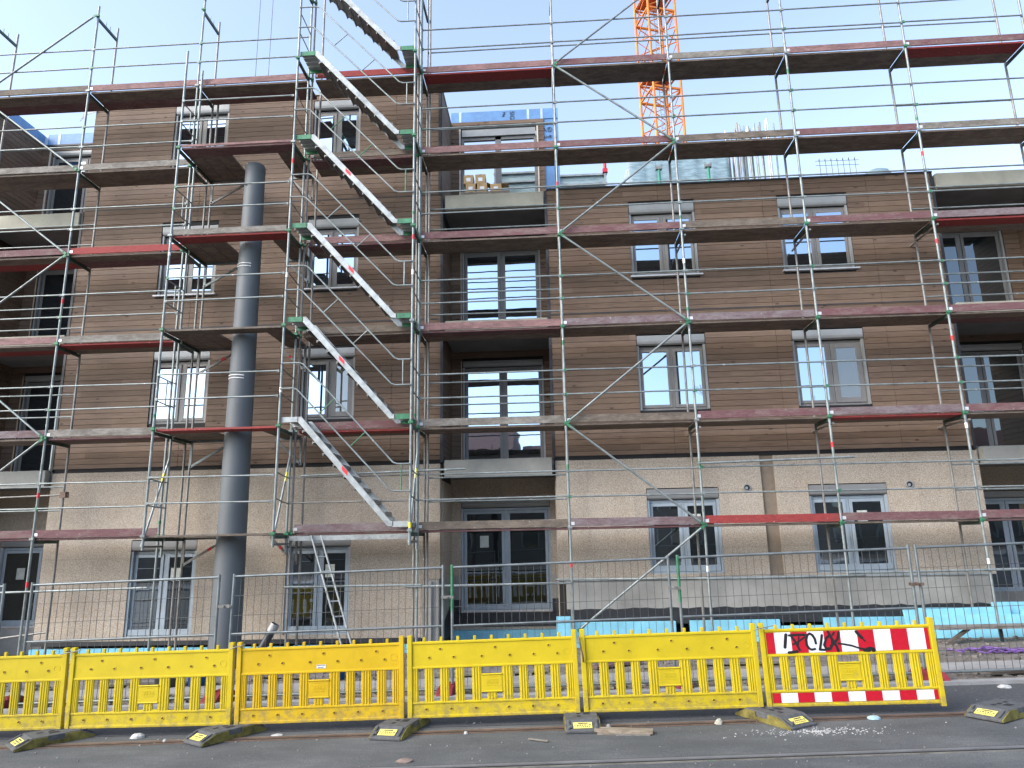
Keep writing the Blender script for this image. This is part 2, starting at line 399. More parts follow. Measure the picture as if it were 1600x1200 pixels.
# windows: (x0,x1,z0,z1, look)
wins_right_up = [(1.93, 3.40, 7.70, 9.44, 'sill'), (1.93, 3.40, 4.70, 6.36, ''), (5.22, 6.75, 7.70, 9.44, 'sill'), (5.22, 6.72, 4.70, 6.36, 'vent')]
wins_right_dn = [(1.95, 3.42, 1.36, 3.07, 'blue'), (5.22, 6.78, 1.33, 3.08, 'blue2')]
wins_left_up = [(-5.42, -4.22, 7.70, 9.42, 'sill'), (-5.42, -4.22, 4.72, 6.33, 'vent'), (-5.40, -4.26, 10.9, 12.5, ''),
                (-8.88, -7.53, 7.68, 9.40, 'sill'), (-8.80, -7.50, 4.72, 6.38, ''), (-8.82, -7.48, 10.8, 12.55, '')]
wins_left_dn = [(-5.55, -4.2, .29, 2.26, 'blue'), (-8.9, -7.47, .27, 2.24, 'blue3')]
LJ = [-8.05, -5.9, -3.4]; RJ = [2.6, 4.9, 7.2]
def ops(ws): return [w[:4] for w in ws]
# backing and cladding of the four facade fields
mb = MB()
cells(mb, -10.83, -2.33, 3.70, 12.62, ops(wins_left_up), F + .025, 1.34); build('wall_backing', mb, BLACKM, bld); mb = MB()
cells(mb, .10, 8.65, 3.70, 9.86, ops(wins_right_up), F + .025, 1.34)
build('wall_backing', mb, BLACKM, bld); mb = MB(); cells(mb, XL - 14, XL, 3.70, 12.62, [], F + .025, 1.34); build('wall_backing', mb, BLACKM, bld); mb = MB(); cells(mb, XR, XR + 14, 3.70, 9.86, [], F + .025, 1.34)
build('wall_backing', mb, BLACKM, bld)
build('cladding', rows(MB(), -10.83, -2.33, 3.78, 12.62, ops(wins_left_up), F, F + .022, joints=LJ), WOOD, bld)
build('cladding', rows(MB(), .10, 8.65, 3.78, 9.86, ops(wins_right_up), F, F + .022, joints=RJ), WOOD, bld)
build('cladding', rows(MB(), XL - 14, XL, 3.78, 12.62, [], F, F + .022), WOOD, bld)
build('cladding', rows(MB(), XR, XR + 14, 3.78, 9.86, [], F, F + .022), WOOD, bld)
# ground floor
mb = MB(); cells(mb, -10.83, -2.33, .2, 3.69, ops(wins_left_dn) + [(-2.69, -2.33, .2, 1.34)], F + .004, 1.34)
build('ground_floor_wall', mb, BEIGE, bld)
mb = MB(); cells(mb, .10, 8.65, 1.26, 3.69, ops(wins_right_dn) + [(4.30, 4.58, 1.26, 3.69)], F + .004, 1.34)
build('ground_floor_wall', mb, BEIGE, bld)
mb = MB(); cells(mb, XL - 14, XL, .1, 3.69, [], F + .004, 1.34); build('ground_floor_wall', mb, BEIGE, bld)
mb = MB(); cells(mb, XR, XR + 14, .8, 3.69, [], F + .004, 1.34); build('ground_floor_wall', mb, BEIGE, bld)
build('recessed_strip', MB().box(4.30, 4.58, F + .05, 1.34, 1.26, 3.69), plain('brown_grey_render', (.22, .175, .13), .9, 0, .15, 5), bld)
# solid body behind the facade
mb = MB()
for x0, x1, y0, z1 in ((XL - 14, XL, 1.345, 12.6), (XL, -10.83, YB + .3, 9.8), (-10.83, -2.33, 1.345, 12.6), (-2.33, .10, YB + .3, 9.8), (.10, 8.65, 1.345, 9.8), (8.65, XR, YB + .3, 9.8), (XR, XR + 14, 1.345, 9.8)):
    mb.box(x0, x1, y0, 13, -.6, z1)
pieces('building_body', mb, plain('dark_body', (.03, .028, .026), .9), bld)
# top storey side wall of the left block and of the far left block
def sidewall(x, d, y0, y1, z0, z1, mat=WOOD, top=None):
    mb = MB(); a, b = (x, x + d * .022) if d > 0 else (x + d * .022, x)
    k = math.floor(z0 / .125 + 1e-6)
    while k * .125 < z1 - .01:
        zz = max(z0, k * .125); z2 = min(z1, (k + 1) * .125 - .009); k += 1
        if z2 - zz > .02: mb.box(a, b, y0, y1, zz, z2)
    build('side_cladding', mb, mat, bld)
sidewall(-2.33, 1, F + .03, YB, 3.78, 9.4); sidewall(-2.33, 1, F + .03, 13, 9.9, 12.62)
sidewall(XL, 1, F + .03, YB, 3.78, 9.4); sidewall(XL, 1, F + .03, 13, 9.9, 12.62)
sidewall(.10, -1, F + .03, YB, 3.78, 9.4); sidewall(-10.83, -1, F + .03, YB, 3.78, 9.4); sidewall(-10.83, -1, F + .03, 13, 9.9, 12.62)
sidewall(8.65, 1, F + .03, YB, 3.78, 9.4); sidewall(XR, -1, F + .03, YB, 3.78, 9.4)
for x0, x1, z1 in ((-2.33, -2.31, 3.35), (XL, XL + .02, 3.35), (.08, .10, 3.35), (-10.85, -10.83, 3.35), (8.65, 8.67, 3.4), (XR - .02, XR, 3.4)):
    build('loggia_side_wall', MB().box(x0, x1, 1.345, YB, .3, z1), BEIGE, bld)
# dark corner trims; the level strips paint the shade of open floor gaps
mb = MB(); mb.box(-10.80, -2.39, F - .006, F + .02, 6.885, 6.91); mb.box(-10.80, -2.39, F - .006, F + .02, 9.87, 9.895); mb.box(.105, 8.59, F - .006, F + .02, 6.885, 6.91)
for x in (-2.33, .045, -10.885, 8.595): mb.box(x, x + .055, F - .012, F + .03, 3.72, 9.86)
mb.box(-2.385, -2.33, F - .012, F + .03, 9.86, 12.62); mb.box(XL - .055, XL, F - .012, F + .03, 3.72, 12.62)
pieces('trim_and_gap_strip', mb, TRIM, bld)
# parapet caps
mb = MB(); mb.box(.10, 8.65, F - .03, F + .35, 9.865, 9.90); mb.box(XR, XR + 14, F - .03, F + .35, 9.865, 9.90)
pieces('parapet_cap', mb, TRIM, bld)
mb = MB(); mb.box(-10.86, -2.29, F - .03, 13, 12.63, 12.67); mb.box(XL - 14, XL + .04, F - .03, 13, 12.63, 12.67); pieces('roof_edge', mb, BOXM, bld)
# balcony slabs
def slab(x0, x1, z0, z1, mat, y0=F - .05, under=True):
    s = build('balcony_slab', MB().box(x0, x1, y0, y0 + .16, z0, z1), mat, bld, bevel=.008)
    if under:
        build('soffit', MB().box(x0 - .04, x1 + .04, y0 + .162, YB + .3, z0 + .07, z0 + .2), SOFF, bld)
        build('balcony_floor', MB().box(x0 - .04, x1 + .04, y0 + .162, YB + .3, z0 + .21, z1 - .03), STONE, bld)
CONCW = concrete('pale_board_marked_concrete', (.37, .36, .29), 2.2, .16)
for x0, x1 in ((-2.22, .03), (XL + .06, -10.9), (8.70, XR - .05)):
    slab(x0, x1, 9.47, 9.83, CONCW); slab(x0, x1, 6.46, 6.82, CONCW); slab(x0, x1, 3.40, 3.75, CONC, F - .12)
# plinth
build('plinth', MB().box(.24, 8.45, F - .06, 1.34, .66, 1.255), CONC2, bld)
build('plinth_ledge', MB().box(.20, 8.50, F - .10, 1.0, 1.258, 1.30), ALU, bld)
mb = MB(); xs = [.24 + .12 * i for i in range(69)]
rz = [.715 + random.uniform(-.012, .02) for _ in xs]
for i in range(68):
    a, b = xs[i], xs[i + 1]
    mb.poly([(a, F - .066, .42), (b, F - .066, .42), (b, F - .066, rz[i + 1]), (a, F - .066, rz[i])], (0, .01, 0))
build('waterproofing', mb, BITU, bld)
mb = MB().box(.05, 2.35, F - .17, F - .07, -.1, .475); mb.box(2.62, 4.35, F - .17, F - .07, -.1, .48); mb.box(5.20, 9.6, F - .19, F - .07, -.1, .50); mb.box(4.37, 5.18, F - .17, F - .07, -.1, .36)
mb.box(.02, .30, F - .28, F - .175, .2, .60)
pieces('foundation_insulation', mb, XPS, bld, bevel=.008)
mb = MB().box(-10.8, -5.3, F - .10, F - .002, -.5, .08); mb.box(-5.28, -2.8, F - .10, F - .002, -.4, .10); pieces('foundation_insulation', mb, XPS, bld)
build('waterproofing', MB().box(-10.83, -2.72, F - .03, F + .003, .13, .215), BITU, bld)
mb = MB().box(-2.69, -2.36, F + .03, 1.34, -.2, 1.34); mb.box(-2.62, -2.5, F - .04, F + .03, .1, 1.3); build('plinth', mb, CONC2, bld)
mb = MB().box(-2.33, -2.30, 1.345, YB, .1, 1.3); mb.box(-2.30, -2.11, YB - .01, YB + .02, .52, 1.32); mb.box(-.03, .10, YB - .01, YB + .02, .52, 1.32); pieces('loggia_plinth', mb, CONC2, bld)
mb = MB(); mb.poly([(-2.295, 1.345, .1), (-2.295, YB, .1), (-2.295, YB, .78), (-2.295, 1.345, .45)], (.004, 0, 0)); mb.box(-2.29, .10, YB - .02, YB - .012, .22, .52); mb.box(-2.29, -2.1, YB - .02, YB - .012, .5, .8); mb.box(-.05, .09, YB - .02, YB - .012, .5, .8)
build('waterproofing', mb, BITU, bld)
build('foundation_insulation', MB().box(-2.25, .08, YB - .2, YB - .022, -.1, .16), XPS, bld)
build('loggia_plinth', MB().box(8.65, XR, YB - .02, YB + .02, .2, .8), CONC2, bld)
build('loggia_plinth', MB().box(XL, -10.83, YB - .02, YB + .02, -.3, .3), CONC2, bld)
# small vents in the ground-floor wall
for x, z in ((3.99, 3.04), (7.22, 3.03)):
    mb = MB().tube((x, F - .03, z), (x, F + .01, z), .075, 18); v = build('vent_pipe', mb, BOXM, bld)
    build('vent_hole', MB().tube((x, F - .033, z), (x, F - .028, z), .056, 16), BLACKM, v)
    build('vent_flap', MB().tube((x - .012, F - .04, z - .01), (x - .012, F - .034, z - .01), .03, 12), BOXM, v)

def window(x0, x1, z0, z1, look='', y=F, film=None):
    """two-leaf window with roller shutter box; frame is the part, the rest are its pieces"""
    door = look.startswith('door'); blue = 'blue' in look; fr = FRAMEB if blue else FRAME
    d = .11; mb = MB(); fy0, fy1 = y + d, y + d + .07; bh = .24 if not door else .17; zt = z1 - bh
    mb.box(x0, x0 + .055, fy0, fy1, z0, zt); mb.box(x1 - .055, x1, fy0, fy1, z0, zt)
    mb.box(x0 + .055, x1 - .055, fy0, fy1, z0, z0 + .06); mb.box(x0 + .055, x1 - .055, fy0, fy1, zt - .06, zt)
    split = .5 if look != 'vent' else .52; c = x0 + (x1 - x0) * split
    mb.box(c - .03, c + .03, fy0, fy1, z0 + .06, zt - .06)
    if look.startswith('doorsingle'): pass
    w = build('window', mb, fr, bld, bevel=.004)
    leaves = [(x0 + .06, c - .032), (c + .032, x1 - .06)]
    for i, (a, b) in enumerate(leaves):
        s = MB(); e = .065; y0 = fy0 - .018; y1 = fy0 - .002
        if look == 'vent' and i == 1: e = .11
        za, zb = z0 + .065, zt - .065
        s.box(a, a + e, y0, y1, za, zb); s.box(b - e, b, y0, y1, za, zb); s.box(a + e, b - e, y0, y1, za, za + e); s.box(a + e, b - e, y0, y1, zb - e, zb)
        build('sash', s, fr, w, bevel=.004)
        gm = GLASSG if blue else GLASS
        if look == 'vent' and i == 1: gm = GLASSM
        if look in ('doordark', 'doorblue') or (look == 'blue3' and i == 1) or (look in ('blue', 'blue2') and i == 1): gm = GLASSD
        tl = random.uniform(-.006, .006)
        pm = MB(); yy = fy0 - .006
        pm.add([(a + e, yy, za + e), (b - e, yy + tl * 2, za + e), (b - e, yy + tl * 2, zb - e), (a + e, yy, zb - e)], [(0, 1, 2, 3)])
        pm.add([(a + e, yy + .02, za + e), (b - e, yy + .02, za + e), (b - e, yy + .02, zb - e), (a + e, yy + .02, zb - e)], [(3, 2, 1, 0)])
        build('pane', pm, gm, w)
        if (blue and i == 1 and not door) or (look in ('doorblue',) and i == 0) or (look == 'doorpaper' and i == 0):
            px = a + e + .3 * (b - a - 2 * e); pz = zb - e - .22 * (zb - za)
            if look == 'doorblue': px = a + .5 * (b - a); pz = za + .68 * (zb - za)
            build('paper_note', MB().box(px - .1, px + .1, yy - .016, yy - .012, pz - .13, pz + .13, Matrix.Rotation(0, 4, 'Y')), PAPER, w)
    # handle block / shutter guides and box
    gd = MB().box(x0 + .004, x0 + .05, y + .03, fy0 - .004, z0 + .01, zt); gd.box(x1 - .05, x1 - .004, y + .03, fy0 - .004, z0 + .01, zt)
    pieces('shutter_guide', gd, BOXM if not blue else FRAMEB, w)
    bx = MB(); n = 8; pts = []
    for k in range(n + 1):
        t = math.pi / 2 * k / n; pts.append((x0 + .01, y + .012 + .05 * (1 - math.sin(t)), zt + .05 + (bh - .065) * 0 + .0))
    prof = [(y + .09, zt + .012), (y + .045, zt + .012), (y + .018, zt + .04), (y + .006, zt + .09), (y + .004, z1 - .02), (y + .09, z1 - .02)]
    bx.poly([(x0 + .012, a, b) for a, b in prof], (x1 - x0 - .024, 0, 0))
    build('shutter_box', bx, BOXM if not blue else plain('grey_shutter_box_low', (.25, .255, .25), .5, .1, .1, 2), w)
    if look == 'sill':
        build('sill', MB().box(x0 - .04, x1 + .06, y - .075, fy0 - .02, z0 - .028, z0 + .004), SILL, w)
    elif blue or door:
        build('sill', MB().box(x0, x1, y + .04, fy0 - .004, z0 - .0, z0 + .035), SILL if door else FRAMEB, w)
    if blue:
        build('lower_guard', MB().box(x0 + .06, x1 - .06, y + .05, y + .085, z0 + .04, z0 + .16), FRAMEB, w, bevel=.006)
    return w
for w_ in wins_right_up + wins_right_dn + wins_left_up + wins_left_dn: window(*w_)

# loggia back walls with their doors
for (x0, x1, dx0, dx1, z3, zg, zb) in ((-2.33, .10, -2.04, -.10, (3.97, 7.0), (.53, 2.98), 'c'), (XL, -10.83, -13.0, -11.05, (3.9, 7.0), (.33, 2.3), 'l'), (8.65, XR, 9.05, 10.98, (3.95, 7.0), (.72, 2.95), 'r')):
    o = [(dx0, dx1, 3.75, 6.32), (dx0, dx1, 6.84, 9.30)]
    mb = MB(); cells(mb, x0, x1, 3.72, 9.5, o, YB + .025, YB + .3); build('wall_backing', mb, BLACKM, bld)
    build('cladding', rows(MB(), x0 + .02, x1 - .02, 3.8, 9.45, o, YB, YB + .022), WOOD, bld)
    og = [(dx0 - .05, dx1 + .05, zg[0], zg[1])]
    mb = MB(); cells(mb, x0, x1, .0, 3.5, og, YB + .004, YB + .3); build('ground_floor_wall', mb, BEIGE, bld)
    window(dx0, dx1, 3.82, 6.32, 'door' if zb == 'c' else 'doordark', YB)
    window(dx0, dx1, 6.9, 9.30, 'door' if zb == 'c' else 'doordark', YB)
    window(dx0 - .05, dx1 + .05, zg[0], zg[1], 'doorblue', YB)
    mb = MB().box(dx0 - .035, dx0 - .012, YB - .012, YB + .02, 3.85, 6.3); mb.box(dx0 - .035, dx0 - .012, YB - .012, YB + .02, 6.9, 9.3); pieces('batten', mb, JAMB, bld)
# top storey frame above the centre loggia: sky shows through it
mb = MB(); o = [(-2.05, -.10, 9.9, 12.52)]
cells(mb, -2.31, .10, 9.84, 12.56, o, YB + .025, YB + .22); build('wall_backing', mb, BLACKM, bld)
build('cladding', rows(MB(), -2.31, .10, 9.9, 12.72, o, YB, YB + .022), WOOD, bld)
mm = build('membrane', cells(MB(), -2.31, .47, 12.73, 13.02, [], YB + .01, YB + .2).box(.102, .47, YB + .03, YB + .2, 9.84, 12.725), MEMB, bld)
mb = MB()
for x in (-2.1, -.33, .02): mb.box(x, x + .06, YB + .004, YB + .009, 12.73, 13.02)
pieces('membrane_tape', mb, MEMBT, mm)
fr = MB().box(-2.05, -1.98, YB + .06, YB + .14, 9.9, 12.3); fr.box(-.17, -.10, YB + .06, YB + .14, 9.9, 12.3); fr.box(-1.17, -1.02, YB + .06, YB + .14, 9.9, 12.3); fr.box(-1.98, -.17, YB + .06, YB + .14, 12.22, 12.3)
w = build('window', fr, FRAME, bld)
build('shutter_box', MB().box(-2.03, -.12, YB + .01, YB + .2, 12.31, 12.5), BOXM, w)
pieces('batten', MB().box(-2.1, -2.06, YB - .02, YB + .02, 9.9, 12.52).box(-.09, -.05, YB - .02, YB + .02, 9.9, 12.52), plain('pale_batten', (.62, .55, .46), .8), w)
# left loggia top storey
mb = MB(); o = [(-13.05, -11.1, 9.9, 12.5)]
cells(mb, XL, -10.83, 9.84, 12.6, o, YB + .025, YB + .3); build('wall_backing', mb, BLACKM, bld)
build('cladding', rows(MB(), XL + .02, -10.85, 9.9, 12.62, o, YB, YB + .022), WOOD, bld)
build('wall_backing', MB().box(XL, -10.83, YB + .31, 8, 9.82, 12.55), BLACKM, bld)
window(-13.05, -11.1, 9.95, 12.5, 'doordark', YB)
build('batten', MB().box(-13.12, -13.08, YB - .02, YB + .02, 9.9, 12.5), plain('pale_batten_low', (.62, .55, .46), .8), bld)
m2 = build('membrane', MB().box(XL + .03, -10.87, YB + .0, YB + .2, 12.68, 12.99), MEMB, bld)
pieces('membrane_tape', MB().box(-12.95, -12.88, YB - .006, YB - .001, 12.68, 12.99).box(XL + .03, XL + .12, YB - .006, YB - .001, 12.68, 12.99), MEMBT, m2)
build('membrane', MB().box(XL - .3, XL + .035, F + .3, YB + .05, 12.68, 12.95), MEMB, bld)
build('roof_edge', MB().box(XL, -10.83, YB - .02, YB + .3, 12.63, 12.675), TRIM, bld)
# loose grey flashing at the roof corners
build('flashing', MB().poly([(-2.75, F - .04, 12.66), (-2.3, F - .04, 12.66), (-2.3, F - .04, 12.52)], (0, .01, 0)), SILL, bld)
build('flashing', MB().poly([(-10.8, F - .02, 12.62), (-11.05, F - .08, 12.58), (-11.15, F - .1, 12.2), (-11.0, F - .06, 12.42), (-10.8, F - .03, 12.5)], (0, .008, 0)), SILL, bld)

def text(body, size, loc, rot, mat, parent, name='lettering', ext=.002):
    cu = bpy.data.curves.new(name, 'FONT'); cu.body = body; cu.size = size; cu.extrude = ext; cu.align_x = 'CENTER'; cu.align_y = 'CENTER'
    t = bpy.data.objects.new('tmp', cu); COL.objects.link(t); bpy.context.view_layer.update()
    me = bpy.data.meshes.new_from_object(t.evaluated_get(bpy.context.evaluated_depsgraph_get()))
    bpy.data.objects.remove(t); me.materials.clear(); me.materials.append(mat); me.name = name
    o = bpy.data.objects.new(name, me); COL.objects.link(o); o.parent = parent
    o.location = Vector(loc) - org(parent); o.rotation_euler = rot
    return o
text('SIGA', .17, (-.72, YB + .004, 12.80), (R(90), R(90), 0), INK, mm)
text('Maj', .10, (-.93, YB + .004, 12.90), (R(90), R(90), 0), INK, mm)
text('A\u00ae', .19, (.18, YB + .025, 12.40), (R(90), 0, 0), INK, mm)
text("est\u00ae", .12, (.19, YB + .025, 12.2), (R(90), 0, 0), INK, mm)
text('Ma', .15, (.27, YB + .025, 10.72), (R(90), R(180), 0), INK, mm)

# ------------------------------------------------------------------ scaffolds
def Lv(i): return 2.316 + 2 * (i - 1)
A_, A2, T0, T1 = -10.29, -7.73, -5.17, -2.60
Cx, Dx, Ex, Fx, Gx = .33, 2.858, 5.386, 7.914, 10.44
couplers = {}
def coupler(parent, x, y, z, mat=GREEN, r=.033, h=.09):
    k = (mat.name, r, h)
    if k not in couplers:
        me = bpy.data.meshes.new('coupler'); mb = MB().tube((0, 0, -h / 2), (0, 0, h / 2), r, 10); mb.box(-.045, .045, -r - .018, -r + .008, -.02, .02)
        me.from_pydata(mb.v, [], mb.f); me.materials.append(mat); couplers[k] = me
    o = bpy.data.objects.new('coupler', couplers[k]); COL.objects.link(o); o.parent = parent; o.location = Vector((x, y, z)) - org(parent); return o
def standard(sc, x, y, z0, z1, levels, mat=GAL, cp=True):
    s = build('standard', MB().tube((x, y, z0), (x, y, z1), .0242, 12), mat, sc)
    if z0 < 1: build('base_jack', MB().tube((x, y, g(x)), (x, y, z0), .016, 8).box(x - .07, x + .07, y - .07, y + .07, g(x) + .002, g(x) + .012), GALD, s)
    if cp:
        for i in levels: coupler(s, x, y, Lv(i) - .02 + random.uniform(-.01, .01), GREEN if random.random() < .7 else GAL)
        for i in levels:
            if random.random() < .5: build('spigot_joint', MB().tube((x, y, Lv(i) + .22), (x, y, Lv(i) + .28), .028, 12), random.choice((GAL, GALD, GREEN)), s)
    return s
def band(s, x, y, z, mat=RED, h=.10):
    build('tape_band', MB().tube((x, y, z - h / 2), (x, y, z + h / 2), .0262, 12), mat, s)
def transom(sc, x, i, y0=0, y1=.73):
    build('transom', MB().box(x - .022, x + .022, y0 + .02, y1 - .02, Lv(i) - .115, Lv(i) - .055), DGREEN, sc)
def decks(sc, x0, x1, i, toe, p1='U', p2='U', y0=0, lab=None):
    z = Lv(i); e = .012
    for k, (c, a, b) in enumerate(((p1, y0 + .035, y0 + .352), (p2, y0 + .366, y0 + .685))):
        mb = MB().box(x0 + e + .02, x1 - e - .02, a, b, z - .05, z - .008)
        mb.box(x0 + e + .02, x0 + .16, a - .003, b + .003, z - .053, z - .004); mb.box(x1 - .16, x1 - e - .02, a - .003, b + .003, z - .053, z - .004)
        o = build('plank', mb, PL[c], sc, bevel=.004)
        if c == 'R': o['label'] = 'bright red plank'
    if toe:
        dz = random.uniform(-.008, .012)
        o = build('toe_board', MB().bar((x0 + .03, y0 + .012, z + .075 + dz), (x1 - .03, y0 + .012, z + .075 + random.uniform(-.008, .012)), .028, .15), PL[toe], sc, bevel=.004)
        if toe == 'R': o['label'] = 'bright red toe board'
        build('toe_clip', MB().box(x0 + .02, x0 + .09, y0 - .008, y0 - .003, z + .03, z + .09), SILL, o)
def rails(sc, x0, x1, i, y=-.035, hs=(.57, 1.06), mat=GAL, r=.0168):
    for h in hs:
        a, b = Lv(i) + h + random.uniform(-.008, .008), Lv(i) + h + random.uniform(-.008, .008)
        mb = MB().tube((x0 + .04, y, a), (x1 - .04, y, b), r, 10)
        mb.box(x0 + .005, x0 + .06, y - .006, y + .006, a - .022, a + .022); mb.box(x1 - .06, x1 - .005, y - .006, y + .006, b - .022, b + .022)
        o = build('guardrail', mb, mat, sc)
        mb = MB().box(x0 - .002, x0 + .05, y - .014, y + .012, a - .028, a + .028)
        if random.random() < .7: build('wedge_head', mb, GREEN if random.random() < .6 else GAL, o)
def brace(sc, p, q, r=.0213):
    p = Vector(p); q = Vector(q); d = (q - p).normalized()
    o = build('diagonal_brace', MB().tube(p + d * .1, q - d * .1, r, 10), GAL, sc)
    for c, s_ in ((p, 1), (q, -1)):
        build('brace_end', MB().bar(c + d * s_ * .02, c + d * s_ * .2, .05, .014, (0, 1, 0)), GREEN, o)

# --- right-hand section
sr = thing('facade_scaffold', (Cx, .3, 0), 'wide scaffold in front of the right half of the facade, right of the stair tower', 'scaffold')
RX = [T1, Cx, Dx, Ex, Fx, Gx]
TOE = {6: 'PMGPM', 5: 'PMBMG', 4: 'MMBMV', 3: 'PVVMM', 2: 'GBMVM', 1: 'BVRMM'}
P1 = {6: 'RUUUR', 5: 'UUUUU', 4: 'UUUUR', 3: 'MUUUU', 2: 'UUURU', 1: 'MMUUM'}
P2 = {6: 'UUUUU', 5: 'UUUUU', 4: 'UUUUU', 3: 'UUUUM', 2: 'UUUUU', 1: 'UUUUU'}
stds = {}
for x in RX:
    top = 14.57 if x > 0 else 14.5
    a = standard(sr, x, 0, .12 + g(x), top + 2, range(1, 8)); b = standard(sr, x, .73, .12 + g(x), 14.57 + .5, range(1, 8), GALD, False)
    stds[x] = (a, b)
    for i in range(1, 8): transom(sr, x, i)
for i in range(1, 7):
    for k in range(5):
        decks(sr, RX[k], RX[k + 1], i, TOE[i][k], P1[i][k], P2[i][k])
        rails(sr, RX[k], RX[k + 1], i)
        if k in (0, 4) and i <= 5 or i == 6: rails(sr, RX[k], RX[k + 1], i, .765, (.57, 1.06) if i < 6 else (1.10,))
for k, (a, b) in enumerate(((Cx, Dx),)):
    pts = [(Cx + .05, -.06, .42)] + [((Dx if i % 2 else Cx), -.06, Lv(i) - .02) for i in range(1, 8)]
    for p, q in zip(pts, pts[1:]): brace(sr, p, q)
for x0, x1, z in ((T1 - .2, Cx, 1.27), (Cx - .3, Dx + .2, 1.31), (Dx, Ex + .3, 1.32), (Ex, Fx + .6, 1.38), (Fx, Gx, 1.40)):
    build('ledger', MB().tube((x0, .74 if x0 > 0 and x0 < 1 else -.045, z), (x1, -.045, z + .02), .0213, 10), GAL, sr)
build('ledger', MB().tube((T1 - 2.55, -.05, 1.30), (T1 + .1, -.05, 1.30), .0213, 10), GAL, sr)
for x, z, k, mt in ((Cx, 1.62, 0, RED), (Ex, 3.75, 0, RED), (Fx, 5.77, 0, RED), (Fx, 7.8, 0, RED), (Fx, 9.75, 0, RED), (Cx, 9.45, 0, RED), (Dx, 7.6, 0, WHITE), (Fx, 1.55, 0, WHITE), (Cx, 5.95, 0, GREEN), (Dx, 1.5, 0, WHITE), (Fx, 4.05, 0, WHITE), (Dx, 3.45, 0, GREEN), (Cx, 3.45, 0, GREEN), (Ex, 11.85, 0, GREEN)):
    band(stds[x][0], x, 0, z, mt)
build('clamp_tube', MB().tube((Dx - .05, -.09, 3.45), (Ex + .35, -.09, 3.50), .0213, 10), GAL, sr)
build('clamp_tube', MB().tube((T1 - 2.3, -.09, 3.40), (T1 + .95, -.09, 3.46), .0213, 10), GAL, sr)
# wall ties
for x in (Dx, Ex, Fx):
    for i in (2, 4): build('wall_tie', MB().tube((x + .05, -.05, Lv(i) - .16), (x + .05, 1.05, Lv(i) - .16), .0213, 8), GALD, sr)

# --- left-hand section (two bays and the bay behind the stairs)
sl = thing('facade_scaffold', (A_, .3, 0), 'scaffold on the left edge of the facade, left of the tall grey mast', 'scaffold')
LX = [-12.85, A_, A2]
for x in LX:
    a = standard(sl, x, 0, .12 + g(x), 14.57, range(1, 8)); b = standard(sl, x, .73, .12 + g(x), 14.57, range(1, 8), GALD, False)
    stds[x] = (a, b)
    for i in range(1, 8): transom(sl, x, i)
    for k in (.3, .45): build('locking_pin', MB().tube((x, k, Lv(7) - .06), (x, k, Lv(7) + .07), .009, 6), GAL, sl)
LT = {6: 'BP', 5: 'GG', 4: 'MR', 3: 'PG', 2: 'VG', 1: 'MM'}
LP1 = {6: 'UU', 5: 'UU', 4: 'UU', 3: 'UR', 2: 'UM', 1: 'MM'}
LP2 = {6: 'MM', 5: 'UU', 4: 'RM', 3: 'RU', 2: 'UU', 1: 'UU'}
for i in range(1, 7):
    for k in range(2):
        decks(sl, LX[k], LX[k + 1], i, LT[i][k], LP1[i][k], LP2[i][k]); rails(sl, LX[k], LX[k + 1], i)
    if i < 6: rails(sl, LX[0], LX[1], i, .765)
    if i == 6: rails(sl, A2, T0, 6); decks(sl, A2, T0, 6, 'P', 'U', 'M')
for (xa, ia, xb, ib) in ((A_, 7, LX[0], 6), (LX[0], 6, A_, 5), (LX[0], 5, A_, 4), (A_, 4, LX[0], 3), (LX[0], 3, A_, 2), (A_, 2, LX[0], 1)):
    brace(sl, (xa, -.06, Lv(ia) - .02), (xb, -.06, Lv(ib) - .02))
for x, z in ((A_, 7.25), (A_, 3.15), (A_, 1.42)): band(stds[x][0], x, 0, z)
build('ledger', MB().tube((-12.8, -.045, 1.25), (A2 - .1, -.045, 1.33), .0213, 10), GAL, sl)
build('clamp_tube', MB().tube((-12.8, .69, 3.15), (A_ + .12, .69, 3.2), .0213, 10), GALD, sl)
build('clamp', MB().box(A_ - .02, A_ + .1, .64, .76, 3.14, 3.26), RUST, sl)
for q in (-1, 1): build('base_tube', MB().tube((A_, .73, .45), (A_ - 1.5, .75, .28), .0213, 8), GALD, sl) if q > 0 else None

